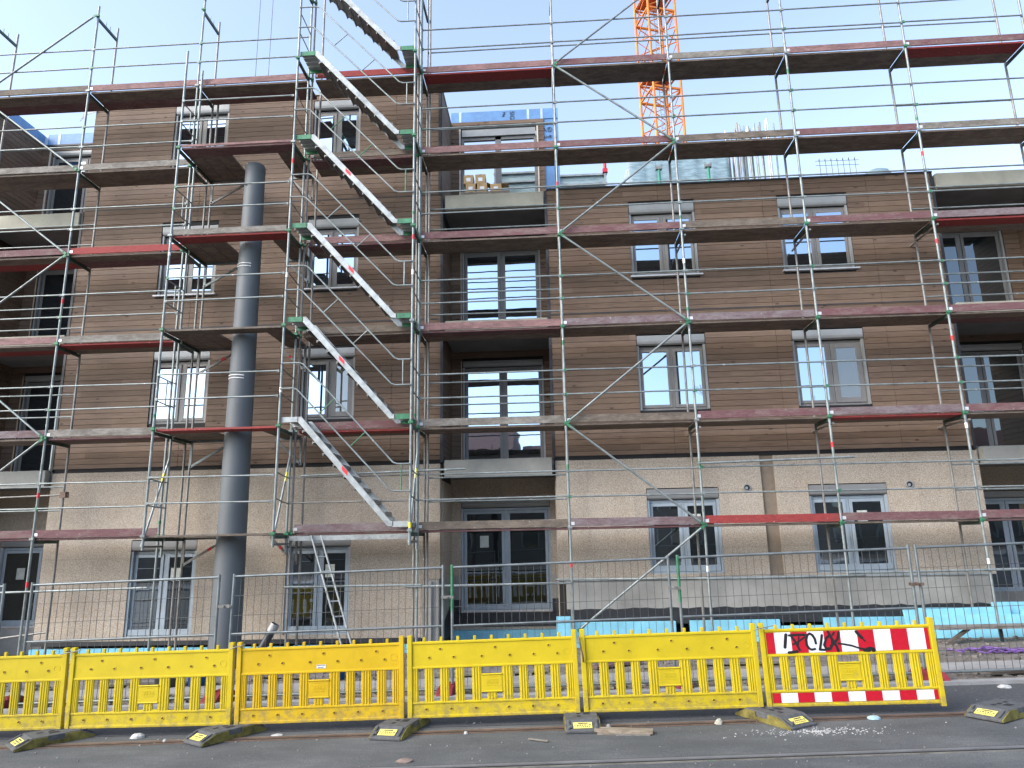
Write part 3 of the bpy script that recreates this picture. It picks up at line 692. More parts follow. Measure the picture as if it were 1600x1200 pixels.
# --- bay wrapped round the mast
sm = thing('scaffold_bay', (-6.4, -.4, 0), 'projecting scaffold bay wrapped round the tall grey mast', 'scaffold')
PX0, PX1 = -7.60, -5.17
def cut(x0, x1, y0, y1, i, c, label=None):
    o = build('plank', MB().box(x0, x1, y0, y1, Lv(i) - .05, Lv(i) - .008), PL[c], sm, bevel=.004)
    if label: o['label'] = label
ft = standard(sm, PX0, -.73, 2.04, 12.62, range(1, 6)); standard(sm, PX0, -.075, 1.9, 12.62, range(1, 6)); standard(sm, PX0 + .02, .69, .1 + g(PX0), 12.4, range(1, 6), GALD, False)
for z, mt in ((9.15, GAL),): pass
PC = {5: 'M', 4: 'R', 3: 'B', 2: 'R', 1: 'B'}
for i in range(1, 6):
    transom(sm, PX0, i, -.73, -.06); transom(sm, PX0 + .02, i, -.05, .69)
    cut(PX0 + .03, PX1 - .03, -.70, -.385, i, PC[i], 'bright red plank' if PC[i] == 'R' else None)
    for a, b in ((PX0 + .03, -7.28), (-7.27, -6.96), (-6.95, -6.63)): cut(a, b, -.375, .68, i, 'U')
    cut(-5.62, -5.40, -.375, .68, i, 'U'); cut(-5.39, PX1 - .03, -.375, .68, i, 'U')
    rails(sm, PX0, PX1, i, -.765)
    # side guard at the left end
    mb = MB(); z = Lv(i)
    for h in (.55, 1.04): mb.path([(PX0, -.72, z + h), (PX0 + .03, -.4, z + h - .03), (PX0 + .03, -.1, z + h - .03)], .0135, 8)
    mb.tube((PX0 + .03, -.45, z + .52), (PX0 + .03, -.45, z + 1.01), .0135, 8)
    build('side_guard', mb, GAL, sm)
    # console brackets
    for xs_, xe in ((PX0 + .05, -6.62), (PX1 - .03, -5.75)):
        mb = MB().bar((xs_, .66, z - .62), (xs_, .66, z - .06), .05, .03, (0, 1, 0)); mb.bar((xs_, .66, z - .60), (xe, .66, z - .07), .045, .03, (0, 1, 0)); mb.bar((xs_, .66, z - .075), (xe, .66, z - .075), .045, .04)
        b = build('console_bracket', mb, GALD if i % 2 else GAL, sm)
        if i in (1, 3): build('tape_band', MB().bar((xs_ + (xe - xs_) * .55, .66, z - .60 + .53 * .55), (xs_ + (xe - xs_) * .63, .66, z - .60 + .53 * .63), .05, .036, (0, 1, 0)), RED, b)
cut(PX0 + .03, PX1 - .03, -.02 - .7 + .0, -.0 - .68, 4, 'G') if False else None
build('toe_board', MB().box(PX0 + .03, PX1 - .03, -.728, -.702, Lv(4) - .002, Lv(4) + .12), PL['G'], sm)
build('toe_board', MB().box(PX0 + .03, PX1 - .03, -.728, -.702, Lv(5) - .006, Lv(5) + .045), PL['P'], sm)
band(ft, PX0, -.73, 7.9, WHITE, .07)
build('support_tube', MB().tube((PX0, -.06, 3.85), (PX0 - .03, -.73, 2.10), .0213, 10), GAL, sm)
build('support_tube', MB().tube((PX0, -.73, 2.1), (PX0, -.05, 2.1), .0213, 10), GALD, sm)
build('yellow_mark', MB().tube((PX0 - .01, -.20, 3.50), (PX0 - .012, -.26, 3.33), .0225, 10), YTAPE, sm)

# --- stair tower
st = thing('stair_tower', (-3.9, -.4, 0), 'scaffold stair tower with six parallel aluminium flights', 'stair tower')
for x in (T0 + .03, T1):
    f_ = standard(st, x, -.73, 2.04, 17.0, range(1, 8)); b_ = standard(st, x, -.075, 1.95, 17.0, range(1, 8))
    standard(st, x + (.06 if x < -4 else -.08), .0 if x < -4 else .05, .12 + g(x), 16.8, range(1, 8), GALD); standard(st, x + .02 if x < -4 else x + .07, .69, .12 + g(x), 16.0, range(1, 8), GALD, False)
    for i in range(1, 8):
        transom(st, x, i, -.73, -.06)
        mb = MB()
        for h in (.57, 1.06): mb.path([(x, -.72, Lv(i) + h + .05), (x + .02, -.4, Lv(i) + h), (x + .02, -.1, Lv(i) + h - .02)], .0125, 8)
        build('side_guard', mb, GALD, st)
    build('support_tube', MB().tube((x, -.04, 3.9), (x - .02, -.72, 2.08), .0213, 10), GAL, st)
    build('support_tube', MB().tube((x, -.73, 2.1), (x, .02, 2.1), .0213, 10), GALD, st)
    build('yellow_mark', MB().tube((x - .003, -.20, 3.47), (x - .005, -.27, 3.28), .0225, 10), YTAPE, st)
    for z, mt in ((9.85, RED), (7.35, WHITE), (2.30, RED), (5.0, WHITE)) if x < -4 else ((7.3, WHITE), (8.05, RED), (2.4, YTAPE), (4.4, GALD)): band(f_, x, -.73, z, mt)
CT = {6: ('R', 'U', 'U'), 5: ('B', 'M', 'U'), 4: ('P', 'M', 'U'), 3: ('B', 'U', 'U'), 2: ('M', 'R', 'U'), 1: ('V', 'M', 'U')}
for i in range(1, 7):
    decks(st, T0 + .12, T1, i, *CT[i])
rails(st, T0, T1, 1, -.0, (.57, 1.06), GALD)
build('beam', MB().box(T0 + .1, T1 - .05, -.12, -.06, Lv(1) - .16, Lv(1) - .07), ALU, st)
XA, XB2 = -4.78, -2.93
HX = T0 + .03
for i in range(2, 8):
    zt, zb = Lv(i) + .155, Lv(i - 1) + .155
    grn = i >= 3
    fl = build('stair_flight', MB().tube((XA, -.66, zt - .1), (XA, -.14, zt - .1), .012, 8), ALU, st)
    for y in (-.70, -.115):
        mb = MB().poly([(XA, y, zt), (XA + .0, y, zt - .11), (XA + .10, y, zt - .20), (XB2 + .0, y, zb - .075 - .04), (XB2 + .02, y, zb), (XB2, y, zb), (XB2 - .08, y, zb + .075)], (0, .022, 0))
        mb = MB().poly([(XA - .02, y, zt), (XA - .02, y, zt - .09), (XB2 - .09, y, zb - .09), (XB2 + .02, y, zb - .09), (XB2 + .02, y, zb), (XB2 - .03, y, zb), (XA + .06, y, zt)], (0, .022, 0))
        build('stringer', mb, ALU, fl, bevel=.004)
    n = 8
    for k in range(1, n + 1):
        t = k / (n + 1); x = XA + (XB2 - XA) * t; z = zt + (zb - zt) * t
        mb = MB().box(x - .13, x + .06, -.675, -.118, z - .060, z - .037); mb.box(x - .13, x - .112, -.675, -.118, z - .085, z - .060); mb.box(x + .045, x + .06, -.675, -.118, z - .10, z - .060)
        build('tread', mb, GALD, fl)
    for a, b, z in ((HX + .03, XA, zt), (XB2, T1 - .035, zb)):
        mb = MB().box(a, b, -.70, -.678, z - .10, z); mb.box(a, b, -.115, -.093, z - .10, z)
        g1 = grn if a < -4 else (i >= 3)
        pieces('landing_edge', mb, GREEN if g1 else ALU, fl)
        mb = MB()
        for k in range(4): mb.box(a + .002, b - .002, -.67 + k * .139, -.67 + k * .139 + .13, z - .03, z - .012); mb.box(a + .002, b - .002, -.67 + k * .139, -.67 + k * .139 + .012, z - .055, z - .03)
        build('landing', mb, ALU, fl)
    # marks on the flight
    k = .5; cx = XA + (XB2 - XA) * (.43 if i % 2 else .5); cz = zt + (zb - zt) * (.43 if i % 2 else .5)
    dx, dz = (XB2 - XA), (zb - zt); L = math.hypot(dx, dz); dx /= L; dz /= L
    if i != 6 and i != 7:
        build('warning_label', MB().poly([(cx - .07 * dx, -.7035, cz - .07 * dz - .002), (cx + .09 * dx, -.7035, cz + .09 * dz - .002), (cx + .09 * dx, -.7035, cz + .09 * dz - .085), (cx - .07 * dx, -.7035, cz - .07 * dz - .085)], (0, .002, 0)), RED, fl)
    # twin handrail of the flight
    yh = -.775; hr = MB(); rr = .0155
    up_, lo_ = [], []
    for h, lst, xt, xb in ((1.20, up_, -4.70, -2.92), (.70, lo_, -4.80, -2.98)):
        za, zc = Lv(i) + h, Lv(i - 1) + h
        lst += [(HX, yh, za), (xt - .08, yh, za), (xt, yh, za - .03), (xb, yh, zc + .03), (xb + .08, yh, zc), (T1, yh, zc)]
        hr.path(lst, rr, 10)
    o = build('handrail', hr, GAL, st)
    def on(l, t): a = Vector(l[2]); b = Vector(l[3]); return a + (b - a) * t
    for t in (.36, .70):
        p = on(up_, t); dirn = (Vector(up_[3]) - Vector(up_[2])).normalized(); nrm = Vector((dirn.z, 0, -dirn.x)); 
        if nrm.z > 0: nrm = -nrm
        # foot on the lower rail
        a2 = Vector(lo_[2]); dd = (Vector(lo_[3]) - a2).normalized(); w_ = p - a2; dist = (w_ - dd * w_.dot(dd))
        build('handrail_tie', MB().tube(p, p - dist, .011, 8), GREEN if i in (5, 2) else GAL, o)
    build('handrail_post', MB().tube((T1 - .16, yh, Lv(i - 1) + .70), (T1 - .16, yh, Lv(i - 1) + 1.2), .013, 8), GREEN if i in (5, 2) else GAL, o)

# ------------------------------------------------------------------ tall tapered mast in the scaffold
mx, my = -6.20, -.12
MAST = plain('grey_mast_paint', (.105, .118, .126), .6, .1, .10, 1.2, (1, 1, .3))
ma = thing('catenary_mast', (mx, my, g(mx)), 'tall tapered dark grey steel mast standing inside the scaffold', 'mast')
build('shaft', MB().lathe((mx, my, 0), [(.30, -.2), (.292, .4), (.252, 4.6), (.205, 10.0)], 32), MAST, ma)
build('cap', MB().lathe((mx, my, 0), [(.207, 9.97), (.212, 9.99), (.212, 10.08), (.19, 10.14), (.11, 10.18), (.0, 10.19)], 32), MAST, ma)
for z in (7.76, 5.37, 3.0):
    r_ = .292 + (.205 - .292) * (z - .4) / 9.6 + .004
    for dz in (0, .06):
        mb = MB(); pts = []
        for k in range(9):
            t = R(-150 + k * 11.5); pts.append((mx + r_ * math.cos(t), my + r_ * math.sin(t), z + dz - k * .002))
        mb.path(pts, .009, 6)
        if z > 4: build('cable_tie', mb, WHITE, ma)
build('inspection_hole', MB().tube((mx - .09, my - .2, 9.6), (mx - .09, my - .184, 9.6), .02, 10), BLACKM, ma)

# ------------------------------------------------------------------ mesh fence
FG = plain('fence_tube_galvanised', (.17, .195, .20), .45, .4, .25, 6)
WIRE = plain('fence_wire', (.09, .095, .095), .5, .4, .2, 6)
FP = [(-11.6, -8.36), (-7.93, -5.02), (-4.80, -1.64), (-1.50, 1.66), (1.80, 5.08), (5.19, 8.40)]
FL = ['leftmost mesh fence panel, mostly cut off by the left edge',
      'mesh fence panel between the left edge and the tall grey mast', 'mesh fence panel in front of the leaning ladder, right of the mast',
      'mesh fence panel in front of the central loggia door', 'mesh fence panel with a green-topped left post, right of the central door',
      'last mesh fence panel on the right, standing clear of the barriers']
FY = -3.0
def topz(x): return 1.76 + .0235 * x
for k, ((x0, x1), lb) in enumerate(zip(FP, FL)):
    t = thing('mesh_fence', ((x0 + x1) / 2, FY, g((x0 + x1) / 2)), lb, 'fence', 'mesh fence panels along the building site')
    za, zb = topz(x0), topz(x1); lean = .02 * (k % 3 - 1)
    for x, z in ((x0, za), (x1, zb)):
        p = build('post', MB().tube((x, FY, g(x) + .02), (x, FY + lean, z + .04), .021, 10), FG, t)
        if k in (3, 4) and x == x0: build('green_sleeve', MB().tube((x, FY + lean * .5, z - .62), (x, FY + lean, z + .035), .0235, 10), GREEN, p)
    build('top_rail', MB().tube((x0, FY + lean, za), (x1, FY + lean, zb), .018, 10), FG, t)
    if k < 5: build('middle_rail', MB().tube((x0, FY + lean * .5, za - .82), (x1, FY + lean * .5, zb - .82), .015, 8), FG, t)
    build('bottom_rail', MB().tube((x0, FY, za - 1.68), (x1, FY, zb - 1.68), .018, 10), FG, t)
    mb = MB(); n = int((x1 - x0) / .107)
    for q in range(1, n):
        f = q / n; x = x0 + (x1 - x0) * f + random.uniform(-.004, .004); z = za + (zb - za) * f
        pts = []
        for s_ in range(4): pts.append((x + random.uniform(-.006, .006) * (s_ in (1, 2)), FY + lean * (1 - s_ / 3) + random.uniform(-.008, .008), z - 1.68 * s_ / 3))
        for a, b in zip(pts, pts[1:]): mb.tube(a, b, .0041, 4, cap=False)
    for q in range(1, 6):
        h = 1.68 * q / 6
        mb.tube((x0, FY + lean * (1 - q / 6) - .005, za - h), ((x0 + x1) / 2, FY + random.uniform(-.01, .01), (za + zb) / 2 - h + random.uniform(-.01, .01)), .0041, 4, cap=False)
        mb.tube(((x0 + x1) / 2, FY + random.uniform(-.01, .01), (za + zb) / 2 - h), (x1, FY + lean * (1 - q / 6) - .005, zb - h), .0041, 4, cap=False)
    build('wire_mesh', mb, WIRE, t)
FOOT = plain('red_plastic', (.20, .02, .03), .6, 0, .3, 6)
for (x, lb) in ((-8.15, 'red fence foot behind the barrier at the far left edge'), (-4.91, 'red fence foot in front of the tall mast'), (-1.57, 'red fence foot behind the left end of the central barrier'), (1.73, 'red fence foot behind the barrier right of centre'), (5.13, 'red fence foot behind the right end of the red and white barrier')):
    t = thing('fence_stand', (x, FY, g(x)), lb, 'fence foot', 'red feet of the mesh fence')
    mb = MB(); prof = [(-.36, 0), (-.33, .07), (-.22, .13), (.22, .13), (.33, .07), (.36, 0)]
    mb.poly([(x - .115, FY + a, g(x) + b + .003) for a, b in prof], (.23, 0, 0)); build('foot_block', mb, FOOT, t, bevel=.012)
    mb = MB()
    for s_ in (-.06, .06): mb.tube((x + s_, FY, g(x) + .12), (x + s_, FY, g(x) + .15), .03, 12)
    build('socket', mb, FOOT, t)
for (x, lb) in ((-4.91, 'steel clamp joining two fence posts at the mast'), (-1.57, 'steel clamp joining the fence posts left of the central door'), (1.73, 'steel clamp joining the green-sleeved fence posts'), (5.13, 'rusty clamp joining the two rightmost fence posts')):
    z = topz(x) - .42 if x < 4 else topz(x) - .5
    c = MB().box(x - .09, x + .09, FY - .035, FY - .022, z - .02, z + .02); c.box(x - .09, x + .09, FY + .022, FY + .035, z - .02, z + .02); c.tube((x, FY - .06, z), (x, FY + .06, z), .012, 8); c.tube((x, FY - .05, z), (x, FY - .036, z), .022, 6)
    o = build('pipe_clamp', c, RUST if x > 4 else GALD); tag(o, lb, 'clamp', 'clamps joining the fence panels')

# ------------------------------------------------------------------ yellow barriers
def ymat(name, c):
    mt, n, b = new(name); v = coords(n, (1, 1, 1), True)
    a = nd(n, 'ShaderNodeTexNoise', Scale=3.0, Detail=7.0, Roughness=.7); n.links.new(v, a.inputs[0])
    col = ramp(n, a.outputs[0], [(.3, tuple(x * .86 for x in c)), (.7, tuple(min(1, x * 1.06) for x in c))])
    d = nd(n, 'ShaderNodeTexNoise', Scale=24.0, Detail=5.0, Roughness=.8); n.links.new(v, d.inputs[0])
    col = mix(n, ramp(n, d.outputs[0], [(.64, (0, 0, 0)), (.80, (.55, .55, .55))]), col, (.22, .16, .03))
    v2 = coords(n, (5, 5, .7), True); s2 = nd(n, 'ShaderNodeTexNoise', Scale=3.0, Detail=4.0); n.links.new(v2, s2.inputs[0])
    col = mix(n, ramp(n, s2.outputs[0], [(.60, (0, 0, 0)), (.78, (.30, .30, .30))]), col, (.40, .29, .03))
    # mud splashed up from the road: real dirt, only near the foot of the barrier
    tc = nd(n, 'ShaderNodeTexCoord'); sz = nd(n, 'ShaderNodeSeparateXYZ'); n.links.new(tc.outputs['Object'], sz.inputs[0])
    ms = nd(n, 'ShaderNodeTexNoise', Scale=9.0, Detail=8.0, Roughness=.75); n.links.new(v, ms.inputs[0])
    ma_ = nd(n, 'ShaderNodeMath', operation='MULTIPLY_ADD'); ma_.inputs[1].default_value = -.42; n.links.new(sz.outputs[2], ma_.inputs[0]); n.links.new(ms.outputs[0], ma_.inputs[2])
    col = mix(n, ramp(n, ma_.outputs[0], [(.40, (0, 0, 0)), (.58, (.62, .62, .62))]), col, (.20, .165, .09))
    oi = nd(n, 'ShaderNodeObjectInfo'); col = mix(n, .8, col, ramp(n, oi.outputs['Random'], [(0, (.86, .88, .9)), (1, (1.06, 1.04, 1))]), 'MULTIPLY')
    n.links.new(col, b.inputs['Base Color']); b.inputs['Roughness'].default_value = .48; b.inputs['Specular IOR Level'].default_value = .35
    bump(n, a.outputs[0], b, .2, .01); return mt
YEL = ymat('yellow_plastic', (.56, .43, .014)); YEL2 = ymat('orange_yellow_plastic', (.58, .385, .010))
SRED = plain('reflective_red', (.45, .008, .022), .35, 0, .12, 20); SWHI = plain('reflective_white', (.72, .74, .76), .35, 0, .06, 20)
SPRAY = plain('black_spray_paint', (.008, .008, .01), .6, 0, .2, 20)
HOLE = plain('bolt_hole', (.13, .06, .005), .7, 0, .3, 20)
BW = 2.0
def fx(p): return (p - 80) / 1370 * 1.90 + .05      # measured slat edges -> metres along the barrier
def barrier_parts(t, mat, striped=False):
    mb = MB(); th = .022
    for x0 in (0, BW - .055):
        mb.box(x0, x0 + .055, -.03, .03, -.035, 1.075)
    for z0, z1, d in ((0, .035, .034), (.18, .205, .034), (.635, .662, .034), (.955, .985, .036)):
        mb.tube((.055, 0, (z0 + z1) / 2), (BW - .055, 0, (z0 + z1) / 2), (z1 - z0) / 2 + .006, 10); mb.box(.055, BW - .055, -.022, .022, z0, z1)
    mb.box(.055, BW - .055, -.012, .012, .03, .185); mb.box(.055, BW - .055, -.012, .012, .655, .96)
    # ribs on the back of the solid bands
    for k in range(9):
        x = .2 + k * .2; mb.box(x, x + .02, .0125, .028, .66, .955)
    gaps = [(135, 190), (265, 320), (395, 450), (525, 590), (670, 845), (935, 990), (1065, 1120), (1205, 1255), (1335, 1385)]
    edges = [80] + [e for gq in gaps for e in gq] + [1450]
    for a, b in zip(edges[0::2], edges[1::2]):
        x0, x1 = fx(a), fx(b); mb.box(x0, x1, -.012, .012, .2, .64)
        for q in (.22, .5, .78):
            xc = x0 + (x1 - x0) * q; mb.tube((xc, -.012, .2), (xc, -.012, .64), .008, 8)
    cx0, cx1 = fx(670), fx(845)
    mb.box(cx0, cx1, -.016, .012, .315, .53); mb.box(cx0, cx1, -.012, .012, .2, .222)
    xm = (cx0 + cx1) / 2; mb.box(xm - .055, xm + .055, -.012, .012, .22, .32)
    for q in (-.035, 0, .035): mb.tube((xm + q, -.012, .2), (xm + q, -.012, .315), .007, 8)
    mb.tube((cx0, -.014, .535), (cx1, -.014, .535), .012, 8); mb.tube((cx0, -.014, .315), (cx1, -.014, .315), .012, 8)
    build('panel', mb, mat, t, local=True, bevel=.004)
    for k in range(9):
        x = .2 + k * .2
        build('peg', MB().box(x - .016, x + .016, -.015, .015, .975, 1.045), mat, t, local=True, bevel=.003)
    if not striped:
        h = MB(); r_ = MB()
        for x, z in [(.39, .885), (1.04, .885), (1.67, .885)] + [(q, .775) for q in (.26, .55, .88, 1.21, 1.49, 1.77)] + [(q, .108) for q in (.22, .51, .80, 1.18, 1.46, 1.75)]:
            h.tube((x, -.0155, z), (x, -.010, z), .0125, 12)
            n = 14
            for s_ in range(n):
                a0, a1 = 2 * math.pi * s_ / n, 2 * math.pi * (s_ + 1) / n
                r_.tube((x + .018 * math.cos(a0), -.014, z + .018 * math.sin(a0)), (x + .018 * math.cos(a1), -.014, z + .018 * math.sin(a1)), .004, 5, cap=False)
            build('bolt_rim', r_, mat, t, local=True); r_ = MB()
        pieces('bolt_recess', MBq(h), HOLE, t, local=True)
        e = MB(); n = 24
        for s_ in range(n):
            a0, a1 = 2 * math.pi * s_ / n, 2 * math.pi * (s_ + 1) / n
            e.tube((1.88 + .04 * math.cos(a0), -.012, .80 + .04 * math.sin(a0)), (1.88 + .04 * math.cos(a1), -.012, .80 + .04 * math.sin(a1)), .003, 5, cap=False)
        build('embossed_mark', e, mat, t, local=True)
    # raised unreadable moulding on the centre plate
    e = MB()
    for k, wd in enumerate((.10, .15, .15, .12)): e.box(xm - wd / 2, xm + wd / 2, -.019, -.0165, .50 - k * .036, .506 - k * .036)
    for s_ in (-.05, -.02, .015, .05): e.box(xm + s_ - .01, xm + s_ + .01, -.019, -.0165, .415, .455)
    build('embossed_text', e, mat, t, local=True)
BJ = [(-8.02, -4.80), (-5.98, -4.78), (-3.87, -4.82), (-1.80, -4.76), (.28, -4.72), (2.40, -4.72), (4.42, -4.80)]
BL = ['yellow plastic barrier cut off by the left edge of the photo', 'second yellow barrier from the left, a white lump on the road in front of it',
      'darker orange-yellow barrier with a small white sticker', 'bright yellow barrier with a bent peg row, left of the barrier foot seen end-on',
      'plain yellow barrier immediately left of the red and white one', 'yellow barrier with red and white stripes and black graffiti']
BT = []
for k in range(6):
    (xa, ya), (xb, yb) = BJ[k], BJ[k + 1]; gap = .022
    L = math.hypot(xb - xa, yb - ya); L3 = math.sqrt(L * L + (g(xb) - g(xa)) ** 2)
    t = thing('barrier', (xa + gap, ya, g(xa) + .108), BL[k], 'barrier', 'yellow barriers along the road')
    s = (L3 - 2 * gap) / BW
    t.rotation_euler = (0, -math.asin((g(xb) - g(xa)) / L3) - (.004 if k == 5 else 0), math.atan2(yb - ya, xb - xa)); t.scale = (s, 1, .865)
    if k == 0: barrier_parts(t, YEL)
    elif k in (1, 3, 4):
        for ch in kids(BT[0]):
            c = ch.copy(); COL.objects.link(c); c.parent = t
    elif k == 2: barrier_parts(t, YEL2)
    else: barrier_parts(t, YEL, True)
    BT.append(t)
# white sticker on the third barrier
o = build('sticker', MB().box(.96, 1.07, -.0152, -.0125, .69, .74), SWHI, BT[2], local=True)
build('sticker_print', MB().box(.965, 1.065, -.0162, -.0153, .727, .736).box(.975, 1.05, -.0162, -.0153, .705, .709).box(.975, 1.04, -.0162, -.0153, .697, .701), INK, o, local=True)
# stripes and graffiti on the last barrier
t5 = BT[5]
def stripes(z0, z1, first):
    w_ = .1905; x = .075; red = True; nx = x + first; wr, ww = MB(), MB()
    while x < 1.93:
        e = min(nx, 1.93); m_ = wr if red else ww
        m_.box(x, e, -.0165, -.0125, z0, z1)
        x = e; nx = x + w_; red = not red
    return wr, ww
for z0, z1 in ((.675, .945), (.052, .172)):
    wr, ww = stripes(z0, z1, .095)
    pieces('red_stripe', wr, SRED, t5, local=True); pieces('white_stripe', ww, SWHI, t5, local=True)
def gx(u, v): 
    f = (u - 75) / 1330; return (.075 + f * 1.855 - (v + 30 * f - 190) / 170 * .018, .945 - (v + 30 * f - 190) / 170 * .27)
def stroke(mb, pts, w, k):
    P = [gx(*p) for p in pts]; y = -.0172 - k * .0003
    def disc(c, r_):
        n = 10; mb.poly([(c[0] + r_ * math.cos(2 * math.pi * i / n), y, c[1] + r_ * math.sin(2 * math.pi * i / n)) for i in range(n)], (0, .0005, 0))
    for (a, b) in zip(P, P[1:]):
        d = Vector((b[0] - a[0], b[1] - a[1])); 
        if d.length < 1e-6: continue
        d.normalize(); n_ = Vector((-d.y, d.x)) * w
        mb.poly([(a[0] + n_.x, y, a[1] + n_.y), (a[0] - n_.x, y, a[1] - n_.y), (b[0] - n_.x, y, b[1] - n_.y), (b[0] + n_.x, y, b[1] + n_.y)], (0, .0004, 0)); y -= .00002
        disc(a, w); disc(b, w); y -= .00002
mb = MB()
STR = [([(243, 205), (238, 250), (232, 308)], .013), ([(262, 350), (300, 346), (332, 341)], .012),
       ([(270, 212), (330, 208), (398, 208)], .011), ([(285, 215), (318, 262), (338, 300), (352, 330)], .010), ([(300, 285), (345, 262), (395, 228)], .008), ([(350, 225), (340, 300)], .006),
       ([(488, 278), (480, 240), (462, 210), (440, 197), (418, 212), (408, 250), (412, 290), (430, 318), (452, 328), (478, 322)], .010),
       ([(540, 212), (530, 270), (518, 328), (560, 330), (590, 318)], .010),
       ([(572, 325), (556, 290), (575, 235), (600, 215), (622, 240), (622, 290), (600, 325), (572, 325)], .010),
       ([(592, 185), (620, 240), (655, 300), (668, 338)], .011), ([(680, 190), (668, 240), (640, 275), (610, 300)], .010), ([(640, 190), (628, 210)], .008),
       ([(672, 278), (720, 286), (780, 297), (840, 318), (900, 330)], .008), ([(905, 326), (930, 320), (952, 326), (955, 340)], .015), ([(880, 335), (920, 338)], .012),
       ([(822, 185), (840, 208), (865, 235)], .013), ([(862, 232), (890, 262)], .006)]
for k, (p, w_) in enumerate(STR): stroke(mb, p, w_ * 1.45, k)
build('graffiti', mb, SPRAY, t5, local=True)
# barrier feet
RUB = plain('grey_recycled_rubber', (.075, .078, .08), .8, 0, .3, 14, bmp=.4); RUBY = plain('dirty_yellow_foot_side', (.14, .118, .025), .85, 0, .7, 7)
def foot(x, y, rz, label, first=[None]):
    z = g(x) + .006
    if first[0] is None:
        t = thing('barrier_stand', (x, y, z), label, 'barrier foot', 'rubber feet of the yellow barriers', rz)
        w_ = .20; prof = [(-.42, .0), (-.42, .028), (-.29, .085), (-.25, .11), (.25, .11), (.29, .085), (.42, .028), (.42, 0)]
        mb = MB().poly([(-w_ + .012, a, b) for a, b in prof], (2 * w_ - .024, 0, 0))
        mb.box(-w_ + .05, -w_ + .09, -.39, -.30, .05, .075); 
        for s_ in (-1, 1): mb.bar((s_ * .155, -.405, .05), (s_ * .155, -.27, .108), .03, .012); mb.bar((s_ * .155, .405, .05), (s_ * .155, .27, .108), .03, .012)
        build('foot_block', mb, RUB, t, local=True, bevel=.008)
        for s_ in (-1, 1):
            xx = -w_ if s_ < 0 else w_ - .012
            mb = MB().poly([(xx, a, b) for a, b in [(-.41, .004), (-.41, .026), (-.28, .082), (-.24, .10), (-.09, .10), (-.085, .05), (.085, .05), (.09, .10), (.24, .10), (.28, .082), (.41, .026), (.41, .004)]], (.012, 0, 0))
            build('side_strip', mb, RUBY, t, local=True)
        mb = MB()
        for q in (-.12, 0, .12): mb.box(-.05, -.01, q - .03, q + .03, .111, .113)
        mb.box(.03, .1, -.05, .05, .111, .113)
        build('post_socket', mb, BLACKM, t, local=True)
        M = Matrix.Translation((0, -.345, .066)) @ Matrix.Rotation(R(23.5), 4, 'X')
        s_ = build('sticker', MB().box(-.105, .105, -.048, .048, -.001, .0035, M), plain('yellow_sticker', (.75, .65, .16), .5, 0, .1, 12), t, local=True)
        p = MB(); p.box(-.05, .06, .022, .036, .0036, .0046, M)
        for k in range(7): p.box(-.09 + k * .027, -.09 + k * .027 + random.uniform(.008, .02), -.008, .008, .0036, .0046, M)
        for k in range(8): p.box(-.085 + k * .022, -.085 + k * .022 + random.uniform(.006, .016), -.035, -.021, .0036, .0046, M)
        build('sticker_print', p, INK, s_, local=True)
        first[0] = t; return t
    t = dup(first[0]); t.location = (x, y, z); t.rotation_euler = (0, -R(1.2), rz); t['label'] = label; return t
foot(-6.02, -4.92, R(-40), 'rubber barrier foot furthest left, set at a slant')
foot(-3.90, -4.92, R(-34), 'slanted rubber foot between the second barrier and the orange-yellow one')
foot(-1.84, -4.88, R(-13), 'rubber foot right of the orange-yellow barrier')
foot(.26, -4.80, R(1), 'rubber foot seen straight on beside the wood splinters')
foot(2.45, -4.88, R(30), 'rubber foot at the left end of the red and white barrier')
foot(4.95, -4.92, R(-58), 'loose rubber foot beyond the end of the red and white barrier, yellow side showing')
# tie wires between barriers
for x, y, lb, d in ((-5.98, -4.84, 'wire tie holding the two leftmost barriers together', .16), (-3.87, -4.87, 'wire tie left of the orange-yellow barrier', .12), (2.42, -4.78, 'wire tie left of the red and white barrier', .14)):
    z = g(x) + .985; mb = MB().path([(x - d * .6, y - .01, z - .02), (x - .02, y - .02, z + .0), (x + d, y - .01, z + .03)], .006, 6).path([(x - .04, y - .015, z + .02), (x - .03, y + .08, z), (x + .05, y + .08, z), (x + .06, y - .01, z)], .006, 6)
    tag(build('wire_tie', mb, GALD), lb, 'wire tie', 'wire ties on the barriers')
mb = MB().path([(.27, -4.77, .97), (.28, -4.79, .9), (.31, -4.79, .75), (.315, -4.77, .68)], .011, 6); tag(build('rusty_strap', mb, RUST), 'rusty strap hanging at the joint of two yellow barriers', 'strap')

